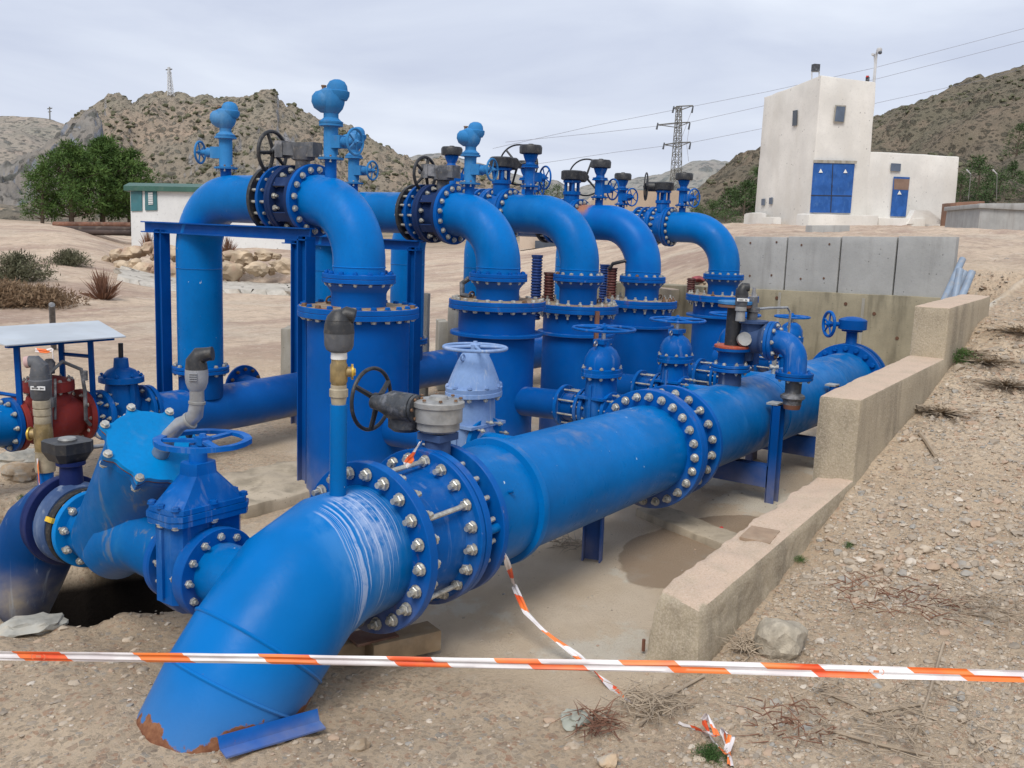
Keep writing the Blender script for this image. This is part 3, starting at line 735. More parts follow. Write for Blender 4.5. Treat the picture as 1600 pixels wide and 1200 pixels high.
# ---- dismantling joint between the elbow and the valve
T = Thing('dismantling_joint', mc(2.83), 'blue dismantling joint with long bare tie rods, between the huge elbow and the big valve', 'pipe joint')
m = MB().lathe([(2.68, .285), (2.70, .285), (2.71, .262), (2.80, .252), (2.93, .262), (2.955, .30)], (0, MY, .472), XA, 56)
bd = T.part('sleeve', m, 'blue_valve')
m = MB().ring((2.715, MY, .470), XA, .014, .25, .292, 56); T.part('inner_ring', m, 'blue_flange', bd)
fl = flange(T, (2.955, MY, .478), XA, .026, .24, .322)
bolts(fl, T.base, (2.985, MY, .479), XA, .283, 20, .075, .044, .018, phase=.1)
for k in (2, 5, 8, 12, 15, 18):                                  # long tie rods across the joint
    q = 2*PI*k/20+.1; e = V((0, math.cos(q), math.sin(q)))*.285
    m = MB().cyl(V((2.69, MY, .470))+e, V((2.95, MY, .478))+e, .0105, seg=10); T.part('tie_rod', m, 'zinc')

# ---- main butterfly valve
T = Thing('butterfly_valve', mc(3.06), 'blue butterfly valve with pale grey gearbox and big black handwheel, ringed by bare studs', 'valve')
m = MB().cyl(mc(2.99), mc(3.12), .246, seg=56); T.part('valve_body', m, 'blue_dark')
fl = flange(T, (2.990, MY, .479), XA, .036, .24, .320)
f2 = flange(T, (3.105, MY, .481), XA, .035, .24, .318)
for k in range(20):
    q = 2*PI*k/20+.1; e = V((0, math.cos(q), math.sin(q)))*.283
    T.part('stud', MB().cyl(V((3.02, MY, .48))+e, V((3.085, MY, .481))+e, .0105, seg=10), 'zinc')
for k in (3, 9, 14):
    q = 2*PI*k/20+.24; e = V((0, math.cos(q), math.sin(q)))*.28; T.part('spacer_bar', MB().cyl(V((3.02, MY, .48))+e, V((3.105, MY, .481))+e, .02, seg=12), 'blue')
vx = 3.055
m = MB().lathe([(.70, .058), (.76, .055), (.86, .052)], (vx, MY, 0), ZA, 20); m.box((vx, MY, .845), (.12, .12, .03)); T.part('valve_neck', m, 'steel_blue')
m = MB().lathe([(.865, .075), (.875, .088), (.905, .088), (.908, .099), (.965, .099), (.969, .106), (.988, .106), (.993, .10), (.998, .04), (1.010, .036), (1.012, 0)], (vx, MY, 0), ZA, 44)
gb = T.part('gearbox', m, 'light_cast')
bolts(gb, T.base, (vx, MY, .989), ZA, .090, 8, .02, .015, .0, top='rusty_bolt')
m = MB().cyl((vx+.04, MY+.0, .945), (vx+.04, MY+.0, .945001), .01)
m = MB(); wd = V((-.10, 1, 0)).normalized(); hc_ = V((vx-.015, MY+.155, .948))
m.lathe([(-.085, .035), (-.08, .058), (.03, .060), (.06, .045), (.10, .032), (.13, .028)], hc_+ZA*.01-V((.06, 0, 0)), wd, 26)
m.lathe([(-.065, .055), (-.05, .074), (.045, .074), (.06, .05)], hc_-ZA*.035-V((.01, 0, 0)), ZA, 26)
m.lathe([(0, .056), (.012, .056), (.014, .04)], hc_-wd*.085+ZA*.01-V((.06, 0, 0)), -wd, 22)
wh_ = T.part('worm_housing', m, 'dark_cast')
bolts(wh_, T.base, hc_-wd*.097+ZA*.01-V((.06, 0, 0)), -wd, .045, 6, .008, .013, 0, top='rusty_bolt', bot='rusty_bolt')
wheel(T, V((3.0, MY+.325, .962)), wd, .139, 'black', 3, .0085, dish=.03, hub=.03, spokew=.022)

# ---- big pipe, first length
T = Thing('delivery_pipe', (4.0, MY, 0), 'big shiny blue pipe with raised collar between near valve and double bolted flange', 'pipe')
m = MB().cyl((3.13, MY, .481), (3.49, MY, .484), .262, seg=72); T.part('spigot_end', m, 'blue')
m = MB().lathe([(3.43, .262), (3.435, .288), (3.455, .291), (3.475, .288), (3.49, .262)], (0, MY, .484), XA, 72); T.part('collar', m, 'blue')
m = MB().cyl((3.49, MY, .484), (4.91, MY, .493), .262, .25, 72); T.part('pipe_wall', m, 'blue')
fl = flange(T, (4.875, MY, .492), XA, .04, .24, .338)
bolts(fl, T.base, (4.915, MY, .493), XA, .298, 24, .09, .042, .018)
m = MB().cyl((4.33, MY, .48), (4.33, 3.30, .48), .085, seg=36)
m.cyl((3.25, MY-.2, .6), (3.25, MY-.255, .62), .008, seg=8)
T.part('branch_pipe', m, 'blue')
# ---- second length with the row's branches
T = Thing('delivery_pipe', (7.0, MY, 0), 'long blue pipe beyond the double bolted flange, running back to the concrete wall', 'pipe')
fl = flange(T, (4.925, MY, .493), XA, .035, .24, .335)
f2 = flange(T, (5.14, MY, .499), XA, .035, .24, .326)
bolts(f2, T.base, (5.155, MY, .499), XA, .288, 20, .07, .042, .016, phase=.12)
m = MB()
for k in (0, 2, 5, 7, 10, 12, 15, 17):
    q = 2*PI*k/20+.12; e = V((0, math.cos(q), math.sin(q)))*.288; T.part('tie_rod', MB().cyl(V((4.96, MY, .494))+e, V((5.14, MY, .499))+e, .011, seg=10), 'zinc')
m = MB().cyl((4.93, MY, .493), (5.17, MY, .499), .255, seg=64); T.part('coupling_sleeve', m, 'blue_flange')
BPW = paint('weathered_blue_paint', BLUE, .38, fade=(.06, .26, .60), fadeamt=.35, dust=.8, dust_z=.3)
m = MB().cyl((5.15, MY, .499), (8.31, MY, .515), .25, seg=72); T.part('pipe_wall', m, BPW)
for xw in (6.42, 7.62): T.part('weld_bead', MB().ring((xw, MY, mz(xw)), XA, .008, .2, .2535, 64, .002), BPW)
for x in (5.72, 6.8, 7.86, 9.2):
    if x < 9: m = MB().cyl((x, MY, .50), (x, 3.33, .49), .085, seg=28); T.part('branch_pipe', m, 'blue')
f3 = flange(T, (8.28, MY, .515), XA, .04, .24, .32); 
bolts(f3, T.base, (8.325, MY, .515), XA, .285, 20, .10, .04, .0, top='blue_flange', bot='blue_flange', rusty=0)
# end valve
T = Thing('butterfly_valve', (8.40, MY, .515), 'blue butterfly valve with small handwheel ending the far big pipe by the wall', 'valve')
m = MB().lathe([(8.325, .32), (8.36, .32), (8.365, .29), (8.39, .28), (8.415, .29), (8.42, .32), (8.455, .32)], (0, MY, .515), XA, 56); T.part('valve_body', m, 'blue_dark')
m = MB().lathe([(.80, .07), (.84, .045), (.93, .045), (.935, .085), (.95, .085)], (8.40, MY, 0), ZA, 20); T.part('valve_neck', m, 'blue_dark')
m = MB().lathe([(.95, .10), (.955, .115), (1.03, .115), (1.04, .10), (1.055, .05), (1.06, 0)], (8.40, MY, 0), ZA, 24).cyl((8.38, MY+.05, .99), (8.30, MY+.15, .99), .02)
T.part('gearbox', m, 'blue_dark')
wheel(T, (8.28, MY+.16, .99), (-.7, .7, 0), .115, 'blue_valve', 5, .014)
# ---- stands under the big pipe
def channel(mb, p0, p1, w, d, t, face):   # steel channel: web + two legs
    p0, p1 = V(p0), V(p1); a = (p1-p0); L = a.length; a.normalize(); f = V(face).normalized(); s = a.cross(f).normalized()
    def bx(c, wx, wy): 
        e = [c+s*(sx*wx/2)+f*(sy*wy/2) for sx, sy in ((-1, -1), (1, -1), (1, 1), (-1, 1))]
        mb.hexa([p0+q for q in e]+[p1+q for q in e])
    bx(V((0, 0, 0)), w, t); bx(s*(w/2-t/2)+f*(d/2), t, d); bx(-s*(w/2-t/2)+f*(d/2), t, d)
T = Thing('pipe_stand', (4.31, MY, 0), 'short blue channel steel leg under the first length of the big pipe', 'pipe support')
m = MB(); channel(m, (4.31, MY-.02, -.03), (4.31, MY-.02, .25), .10, .05, .008, (-1, -.3, 0)); T.part('leg', m, 'beam_blue')
for i, x in enumerate((6.05, 7.15)):
    T = Thing('pipe_stand', (x, MY, 0), ['blue steel cradle with its square post rising beside the drooping relief nozzle', 'blue steel cradle half hidden by the tall step of the concrete wall'][i], 'pipe support')
    for yy in (MY-.275, MY+.275):
        m = MB(); channel(m, (x, yy, -.02), (x, yy, .64), .09, .055, .008, (0, 1 if yy > MY else -1, 0)); T.part('post', m, 'beam_blue')
    m = MB().box((x, MY, .17), (.09, .55, .14)); T.part('cross_beam', m, 'beam_blue')
    for yy in (MY-.275, MY+.275): T.part('cap_plate', MB().box((x, yy, .648), (.10, .075, .012)), 'zinc')

# ================================================================== gate valves (pipe axis along Y)
def gate_row(x, y0, z, sc, mat, label, wz, wr, style, eyes=True, lab_group='gate valves between the tanks and the big pipe', wmat=None):
    T = Thing('gate_valve', (x, y0, z), label, 'valve', lab_group)
    w = .135*sc
    m = MB()
    m.lathe([(-.11*sc, w*.9), (.0, w), (.10*sc, w), (.24*sc, w*.95)], (x, y0, z), ZA, 28, sx=1.0)
    m.v = [V((v.x, y0+(v.y-y0)*.72, v.z)) for v in m.v]
    m.lathe([(-.10, .105*sc), (-.05, .11*sc), (.05, .11*sc), (.10, .105*sc)], (x, y0, z), YA, 28)
    m.box((x, y0, z+.08*sc), (2*w+.02, .02, .22*sc)); m.box((x, y0, z+.10*sc), (2*w+.012, .20*sc, .016))
    T.part('valve_body', m, mat)
    zb = z+.24*sc
    m = MB()
    m.lathe([(0, w*1.12), (.004, w*1.22), (.026, w*1.22), (.028, w*1.2), (.052, w*1.22), (.056, w*1.12)], (x, y0, zb), ZA, 32)
    m.v = [V((v.x, y0+(v.y-y0)*.78, v.z)) for v in m.v]
    bf = T.part('bonnet_flange', m, mat)
    for k in range(10):
        q = 2*PI*k/10; p = V((x+w*1.12*math.cos(q), y0+w*1.12*.78*math.sin(q), zb+.028))
        o = bpy.data.objects.new('bolt', bolt_mesh(.06, .024*sc, .004, 'zinc' if style == 'dome' else mat, 'zinc')); COL.objects.link(o); o.parent = bf; o.location = p-T.base
    top = wz-.085
    if style == 'dome': prof = [(0, w*1.0), (.02, w*1.02), (.07*sc, w*.98), (.12*sc, w*.75), (.145*sc, w*.48)]
    else: prof = [(0, w*1.08), (.02, w*1.05), (.06*sc, w*.92), (.12*sc, w*.72), (.16*sc, w*.55), (.175*sc, w*.42)]
    m = MB().lathe(prof+[(prof[-1][0]+.005, w*.40), (top-zb-.055, w*.40)], (x, y0, zb+.055), ZA, 28)
    m.v = [V((v.x, y0+(v.y-y0)*.86, v.z)) for v in m.v]
    m.box((x, y0, top), (w*.95, w*.62, .03))
    T.part('bonnet', m, mat)
    if eyes:
        for s in (-1, 1):
            m = MB().torus((x+s*w*.72, y0, top-.01 if style == 'dome' else zb+.20*sc), YA, .017, .005, 18, 6); T.part('lifting_eye', m, 'zinc_new' if style == 'dome' else mat)
    m = MB().cyl((x, y0, top), (x, y0, wz+.01), .014, seg=10); T.part('stem', m, 'zinc_new')
    wheel(T, (x, y0, wz), ZA, wr, wmat or mat, 4, .010, dish=-.006, hub=.028, spokew=.018)
    for s in (-1, 1):
        fl = flange(T, (x, y0+s*.10-(.026 if s > 0 else 0), z), YA, .026, .09*sc, .142*sc, mat='blue_valve' if mat != 'lavender' else 'blue')
        bolts(fl, T.base, (x, y0+s*.11, z), YA, .120*sc, 10, .055, .024, .01, phase=.2)
    return T
XR = [4.33, 5.72, 6.80, 7.86, 9.20]
glab = ['bleached lavender blue gate valve with pale handwheel behind the grey gearbox', 'domed blue gate valve and blue handwheel in front of the third tank',
        'domed blue gate valve and handwheel between the double flange and the fourth tank', 'blue gate valve mostly hidden behind the relief valve assembly', 'small domed blue gate valve nearest the concrete back wall']
for i, x in enumerate(XR):
    gate_row(x, 3.40, .49, 1.12 if i == 0 else (1.0 if i < 4 else .9), 'lavender' if i == 0 else 'blue_valve', glab[i], [1.03, 1.05, 1.05, 1.04, .95][i], [.185, .217, .215, .217, .17][i], 'cone' if i == 0 else 'dome')
# coupling stub from each tank to its gate valve
for i, x in enumerate(XR):
    T = Thing('branch_pipe', (x, 3.75, .49), ['blue branch pipe between the nearest tank and the lavender valve', 'blue branch pipe with bare tie rods leaving the second tank', 'blue branch pipe with tie rods leaving the third tank',
              'blue branch pipe with tie rods leaving the fourth tank', 'blue branch pipe with tie rods leaving the farthest tank'][i], 'pipe', 'branch pipes of the tanks')
    m = MB().cyl((x, 3.66, .49), (x, 4.15, .47), .105, seg=36); T.part('pipe_wall', m, 'blue_dark')
    m = MB().cyl((x, 3.54, .49), (x, 3.67, .49), .098, seg=36); m.ring((x, 3.575, .49), YA, .012, .09, .106, 36); T.part('sleeve', m, 'blue_dark')
    flange(T, (x, 3.67, .49), YA, .026, .09, .146, 'blue_valve'); fl = flange(T, (x, 3.515, .49), YA, .024, .09, .140, 'blue_valve')
    for k in range(8):
        q = 2*PI*k/8+.3; e = V((math.cos(q), 0, math.sin(q)))*.122
        m = MB().cyl(V((x, 3.50, .49))+e, V((x, 3.71, .49))+e, .0065, seg=8); T.part('tie_rod', m, 'zinc')

# ================================================================== five tanks with goosenecks
YL = [5.85, 6.0, 6.15, 6.15, 6.2]
XT = [4.32, 5.72, 6.80, 7.86, 9.58]
ORD = ['nearest', 'second', 'third', 'fourth', 'farthest']
YT = 4.30
BR = [.31, .278, .275, .272, .29]; FR = [.366, .350, .332, .318, .371]; SR = [.222, .210, .207, .205, .208]
ZT = [1.195, 1.180, 1.105, 1.100, 1.085]; ZS = [1.393, 1.372, 1.344, 1.311, 1.301]
YF = [4.68, 4.717, 4.99, 4.97, 4.925]; ZP = [1.821, 1.779, 1.812, 1.77, 1.762]
RP = .158
lab_t = ['nearest of the five tall blue tanks, wide lid crusted with rust coloured dirt', 'second tall blue tank, rusty lid and a loose collar ring below it', 'third blue tank, with big pale zinc bolts standing on its lid',
         'fourth blue tank, plain blue collar below a lid with tall bolts', 'farthest blue tank, by the concrete back wall']
dirt = simple('dirty_rusty_lid', (.30, .23, .15), .85, 0, .35, 14, .4, .3, c2=(.25, .10, .05)); M['lid_dirt'] = dirt
for i, x in enumerate(XT):
    T = Thing('tank', (x, YT, 0), lab_t[i], 'tank', 'row of blue tanks under the goosenecks')
    z = ZT[i]; r = BR[i]
    m = MB().lathe([(-.25, r), (z-.03, r)], (x, YT, 0), ZA, 64); T.part('tank_wall', m, 'blue_tank')
    f1 = flange(T, (x, YT, z-.062), ZA, .031, r-.02, FR[i], seg=64)
    f2 = flange(T, (x, YT, z-.030), ZA, .031, .05, FR[i]-.001, seg=64)
    m = MB().lathe([(z+.0015, FR[i]-.01), (z+.003, 0)], (x, YT, 0), ZA, 48); T.part('lid_plate', m, 'lid_dirt')
    big = i >= 2
    bolts(f2, T.base, (x, YT, z-.030), ZA, FR[i]-.035, [24, 22, 20, 20, 22][i], .066, .034 if not big else .036, .026 if big else .001, top='zinc' if big else ('blue_flange' if i == 0 else 'zinc'), rusty=.12)
    if i >= 1:
        zc = [0, .93, .86, .86, .86][i]
        m = MB().ring((x, YT, zc), ZA, .024, r-.01, FR[i]-.015, 64); T.part('collar_ring', m, 'blue_flange')
    zs = ZS[i]
    m = MB().lathe([(z, SR[i]-.055), (zs-.12, SR[i]-.055), (zs-.105, SR[i]-.05), (zs-.06, SR[i]-.015)], (x, YT, 0), ZA, 48); T.part('neck', m, 'blue_tank')
    f3 = flange(T, (x, YT, zs-.056), ZA, .026, .1, SR[i])
    bolts(f3, T.base, (x, YT, zs-.029), ZA, SR[i]-.028, 14, .056, .030, .004, top='blue_flange' if i < 2 else 'zinc', rusty=.05)
    if i < 2:
        m = MB().torus((x-.05, YT+.20, z+.025), (.3, 1, .3), .022, .007, 16, 6); T.part('lifting_eye', m, 'rusty_bolt')
    else:
        m = MB().torus((x+.25, YT-.05, z+.02), (.3, 1, .3), .02, .006, 16, 6); T.part('lifting_eye', m, 'rusty_bolt')
    # gooseneck: elbow on top of the tank turning to the left
    G = Thing('gooseneck_pipe', (x, YT, zs), ['nearest blue gooseneck bend, on the widest lid, with a pale blue air valve on top', 'second blue gooseneck bend with the shorter pale blue air valve on top', 'third blue gooseneck bend, first one with a black capped vent on top',
              'fourth blue gooseneck bend with a brown rust patch near its flange', 'farthest blue gooseneck bend, right before the concrete slabs'][i], 'pipe', 'blue gooseneck bends on the tanks')
    rb = min(.47, max(.33, YF[i]-YT-.02)); zp = ZP[i]; rb = min(rb, zp-zs-.03)
    rb = [.36, .37, .40, .40, .40][i]
    pts = [V((x, YT, zs-.01)), V((x, YT, zp-rb))] + arc((x, YT+rb, zp-rb), rb, PI, PI/2, 18, YA, ZA)[1:] + [V((x, YF[i], zp))]
    m = MB().tube(pts, RP, 48)
    gm = 'blue_light2'
    if gm not in M: M[gm] = paint('gooseneck_blue_paint', (.0, .150, .485), .36, dust=.25, fade=(.03, .26, .62), fadeamt=.2)
    if i == 3 and 'blue_rusty' not in M:
        q = NT('blue_paint_with_rust_patch', .36, .1); cc = q.mix(q.ramp(q.noise(2.2, detail=5), .3, .7), (.004, .09, .36), (.0, .150, .485)); yy = q.sep()[1]
        ff = q.math('MULTIPLY', q.math('MULTIPLY', q.ramp(yy, 4.80, 4.88), q.ramp(q.sep('Normal')[2], .2, .75)), q.ramp(q.noise(9, detail=6), .36, .46))
        cc = q.mix(q.math('MULTIPLY', ff, .9), cc, (.36, .16, .07)); q.col(cc); M['blue_rusty'] = q.m
    G.part('bend', m, 'blue_rusty' if i == 3 else gm)
    m = MB().ring((x, YT, zs-.029), ZA, .027, .12, SR[i]-.001, 56)
    m2 = MB().ring((x, YT, zs+.035), ZA, .008, .15, RP+.004, 48)
    fa = G.part('flange', m, 'blue_flange'); G.part('weld_bead', m2, gm)
    fl = flange(G, (x, YF[i]-.005, zp), YA, .03, .12, .222 if i < 2 else .208)
    bolts(fl, G.base, (x, YF[i]+.015, zp), YA, .188 if i < 2 else .178, 16, .05, .034, .004, phase=.1, rusty=.04)
    # valve body next to it
    y0 = YF[i]+.03; rv = .215 if i < 2 else .205
    B = Thing('butterfly_valve', (x, y0+.08, zp), ['navy butterfly valve with long grey gear arm and black wheel, on the nearest overhead pipe', 'navy butterfly valve with grey gear arm and black wheel, on the second overhead pipe',
              'blue butterfly valve with black wheel behind its black gearbox, left of third bend', 'blue butterfly valve with round black gearbox above the rust patched bend', 'blue butterfly valve with open black wheel left of its gearbox, on the farthest overhead pipe'][i], 'valve', 'butterfly valves on the overhead pipes')
    bm = 'dark_valve' if i < 2 else 'blue_valve'
    m = MB().lathe([(0, rv), (.026, rv), (.03, .165), (.10, .16), (.15, .165), (.154, rv), (.18, rv)], (x, y0, zp), YA, 48)
    if i < 2:
        for q in (.5, 2.6, 3.7, 5.8): m.box((x+.2*math.cos(q), y0+.09, zp+.2*math.sin(q)), (.012, .12, .06), Matrix.Rotation(-q, 3, 'Y'))
    bd = B.part('valve_body', m, bm)
    bolts(bd, B.base, (x, y0+.167, zp), YA, .188 if i < 2 else .178, 16, .05, .032, .016, phase=.1)
    # neck + gearbox
    if i < 2:
        m = MB().lathe([(.16, .05), (.24, .045), (.25, .07), (.27, .07)], (x, y0+.09, zp), ZA, 18); B.part('valve_neck', m, 'grey_cast')
        aw = V((-.16 if i == 0 else -.02, 1, 0)).normalized()
        m = MB(); c0 = V((x-.02, y0+.05, zp+.31))
        m.lathe([(-.02, .06), (.03, .075), (.06, .075)], c0-V((0, 0, .045)), ZA, 20)
        s_ = aw.cross(ZA)
        a_, b2 = c0-aw*.10, c0+aw*.16
        m.hexa([a_+s_*.05-ZA*.05, a_-s_*.05-ZA*.05, b2-s_*.04-ZA*.035, b2+s_*.04-ZA*.035, a_+s_*.045+ZA*.04, a_-s_*.045+ZA*.04, b2-s_*.035+ZA*.04, b2+s_*.035+ZA*.04])
        m.box(c0+aw*.17, (.09, .06, .10), Matrix.Rotation(math.atan2(aw.y, aw.x)-PI/2, 3, 'Z')); m.cyl(c0+aw*.18, c0+aw*.25, .022, seg=12)
        B.part('gearbox', m, 'grey_cast')
        wheel(B, c0+aw*(.255 if i == 0 else .20)+V((0, 0, -.02)), aw, .142 if i == 0 else .135, 'black', 5, .012, dish=.01, hub=.028, spokew=.022)
    else:
        m = MB().lathe([(.15, .075), (.24, .07), (.245, .082), (.275, .082)], (x, y0+.09, zp), ZA, 20)
        for k in range(4):
            q = PI/4+k*PI/2; m.box((x+.058*math.cos(q), y0+.09+.058*math.sin(q), zp+.315), (.022, .022, .09))
        m.lathe([(.355, .082), (.375, .082)], (x, y0+.09, zp), ZA, 20); m.cyl((x, y0+.09, zp+.27), (x, y0+.09, zp+.36), .014, seg=8)
        B.part('valve_neck', m, 'blue_valve')
        m = MB().lathe([(.378, .09), (.385, .105), (.455, .105), (.465, .09), (.47, 0)], (x, y0+.09, zp), ZA, 18)
        side = V((.75, -.1, 0)) if i < 4 else V((-.35, .9, 0)); side.normalize()
        c0 = V((x, y0+.09, zp+.415))
        m.lathe([(-.07, .04), (-.06, .052), (.06, .052), (.07, .04)], c0+side.cross(ZA)*.0+side*.10, side.cross(ZA) if i < 4 else side, 14)
        m.cyl(c0, c0+side*.19, .03, seg=12)
        B.part('gearbox', m, 'black')
        wheel(B, c0+side*(.20 if i < 4 else .19)+V((0, 0, .0 if i < 4 else 0)), V((.8, .3, 0)) if i < 4 else V((-.35, .9, 0)), .175 if i < 4 else .15, 'black', 3, .0075, dish=.02 if i < 4 else .0, hub=.03, spokew=.018)
    # dismantling joint: blue flange, studs, black ring
    J = Thing('dismantling_joint', (x, y0+.28, zp), ['black and blue ring joint with studs on the nearest overhead pipe', 'black and blue ring joint with studs on the second overhead pipe', 'blue ring joint with studs on the third overhead pipe', 'dark ring joint with studs behind the fourth bend',
              'blue ring joint with long rods on the farthest overhead pipe'][i], 'pipe joint', 'ring joints on the overhead pipes')
    m = MB().cyl((x, y0+.19, zp), (x, y0+.36, zp), .168, seg=40); J.part('sleeve', m, 'blue_dark')
    f1 = flange(J, (x, y0+.182, zp), YA, .024, .15, rv+.002, bm)
    f2 = flange(J, (x, y0+.265, zp), YA, .024, .15, rv, 'blue_dark' if i < 2 else 'blue_valve')
    f3 = flange(J, (x, y0+.345, zp), YA, .028, .155, rv, 'black' if i != 2 and i != 4 else 'blue_valve')
    for k in range(16):
        q = 2*PI*k/16+.1; e = V((math.cos(q), 0, math.sin(q)))*(.188 if i < 2 else .178)
        L = (.19 if k % 4 == 0 else .25)
        m = MB().cyl(V((x, y0+L, zp))+e, V((x, y0+.39, zp))+e, .0095, seg=8); J.part('stud', m, 'zinc')
    # return pipe: horizontal, bend, leg down to the header
    yl = YL[i]; rb2 = .36
    P = Thing('return_pipe', (x, yl, .4), ['nearest blue return pipe, whole bend and leg visible on the left', 'second blue return pipe, its leg behind the nearest tank', 'third blue return pipe, leg left of the second tank bend', 'fourth blue return pipe, leg seen right beside the second bend', 'farthest blue return pipe'][i], 'pipe', 'blue return pipes behind the tanks')
    pts = [V((x, y0+.36, zp))]+arc((x, yl-rb2, zp-rb2), rb2, PI/2, 0, 18, YA, ZA)+[V((x, yl, .66))]
    m = MB().tube(pts, RP-.003, 48); P.part('bend_and_leg', m, 'blue' if i != 2 else 'blue_light2')
    m = MB().ring((x, yl, zp-rb2-.12), ZA, .006, .14, RP+.002, 48); P.part('weld_bead', m, 'blue')
    fl = flange(P, (x, yl, .638), ZA, .022, .12, .195); bolts(fl, P.base, (x, yl, .637), ZA, .172, 12, .05, .028, .004, rusty=.05)
    m = MB().box((x-.0, y0+.62, zp-RP-.10), (.012, .012, .01)); 
    if i > 1: continue
    # support frame
    xb = x-.15; ztop = zp-.168 if i < 1 else zp-.20
    S = Thing('support_frame', (xb, 5.3, 0), ['nearest blue steel frame, its beam sticking out left past the pipe leg', 'second blue steel frame, post beside the light blue leg', 'third blue steel frame behind the second bend', 'fourth blue steel frame', 'farthest blue steel frame'][i], 'pipe support', 'blue steel frames under the overhead pipes')
    m = MB(); y1, y2 = (4.56, 6.25) if i == 0 else (4.92, 6.4)
    hb = .072
    m.box((xb, (y1+y2)/2, ztop-.004), (.075, y2-y1, .008)); m.box((xb, (y1+y2)/2, ztop-hb), (.075, y2-y1, .008)); m.box((xb, (y1+y2)/2, ztop-hb/2-.002), (.008, y2-y1, hb-.012))
    S.part('beam', m, 'beam_blue')
    for yy in ((6.06, 4.60) if i == 0 else (6.25, 4.97)):
        m = MB(); zt = ztop-hb-.006
        m.box((xb, yy-.036, zt/2), (.075, .008, zt+.05)); m.box((xb, yy+.036, zt/2), (.075, .008, zt+.05)); m.box((xb, yy, zt/2), (.008, .062, zt+.05))
        S.part('post', m, 'beam_blue')

# ---- air valves and their small gate valves
def small_gate(T_, c, e, mat='blue_air', wr=.08, h=.21, side=.14, rusty=False):
    c = V(c); m = MB()
    m.lathe([(0, .076), (.012, .078), (.014, .05), (.03, .044), (h-.02, .044), (h-.014, .05), (h-.012, .072), (h, .072)], c, ZA, 24)
    m.lathe([(-.045, .03), (0, .036), (.045, .034), (.055, .028), (.085, .034), (.095, .022), (side-.005, .014)], c+ZA*h*.5+V(e)*.045, e, 18)
    m.box(c+ZA*h*.5+V(e)*.06, (.07, .07, .075), Matrix.Rotation(math.atan2(e[1], e[0]), 3, 'Z'))
    b_ = T_.part('isolating_valve', m, mat)
    o = wheel(T_, c+ZA*h*.5+V(e)*(side+.045), e, wr, mat, 5, .008, hub=.016, spokew=.010, parent=b_)
    bolts(b_, T_.base, c+ZA*.004, ZA, .062, 8, .03, .014, .0, rusty=.3)
    return b_
def air_head(T_, c, mat='blue_air', s=1.):
    c = V(c); m = MB()
    m.lathe([(0, .072*s), (.012*s, .074*s), (.02*s, .06*s), (.035*s, .045*s), (.06*s, .045*s), (.09*s, .07*s), (.12*s, .080*s), (.16*s, .084*s), (.19*s, .074*s), (.207*s, .045*s), (.21*s, 0)], c, ZA, 28)
    L = -RT
    m.lathe([(.065*s, .03*s), (.09*s, .068*s), (.125*s, .083*s), (.16*s, .080*s), (.185*s, .06*s), (.195*s, .03*s), (.196*s, 0)], c+L*.035*s, ZA, 24)
    T_.part('valve_bowl', m, mat)
    m = MB().lathe([(.14*s, .060*s), (.165*s, .074*s), (.19*s, .076*s), (.196*s, .064*s), (.225*s, .060*s), (.248*s, .046*s), (.26*s, .022*s), (.262*s, 0)], c+RT*.035*s, ZA, 24)
    T_.part('dome_cap', m, mat)
    m = MB().lathe([(.195*s, .012), (.215*s, .012), (.216*s, .016), (.225*s, .016)], c-RT*.045*s, ZA, 8); T_.part('bleed_plug', m, 'rusty_bolt')
def cap_head(T_, c):
    c = V(c)
    m = MB().lathe([(0, .066), (.01, .068), (.014, .04), (.03, .036), (.055, .05), (.09, .062), (.10, .055)], c, ZA, 24); T_.part('cone', m, 'blue_valve')
    m = MB().lathe([(.095, .082), (.10, .092), (.15, .094), (.168, .084), (.17, .03), (.168, 0)], c, ZA, 10)
    m.box(c+ZA*.172, (.03, .03, .012)); T_.part('cap', m, 'black')
eR = tuple(V((.12, -1, 0)).normalized())
eL = tuple(V((-.42, .90, 0)).normalized())
spec = []
for i, x in enumerate(XT):
    spec.append((i, x, [4.55, 4.585, 4.82, 4.79, 4.815][i], 'tank'))
    spec.append((i, x, [5.55, 5.765, 5.66, 5.61, 6.0][i] if i < 4 else 5.55, 'leg'))
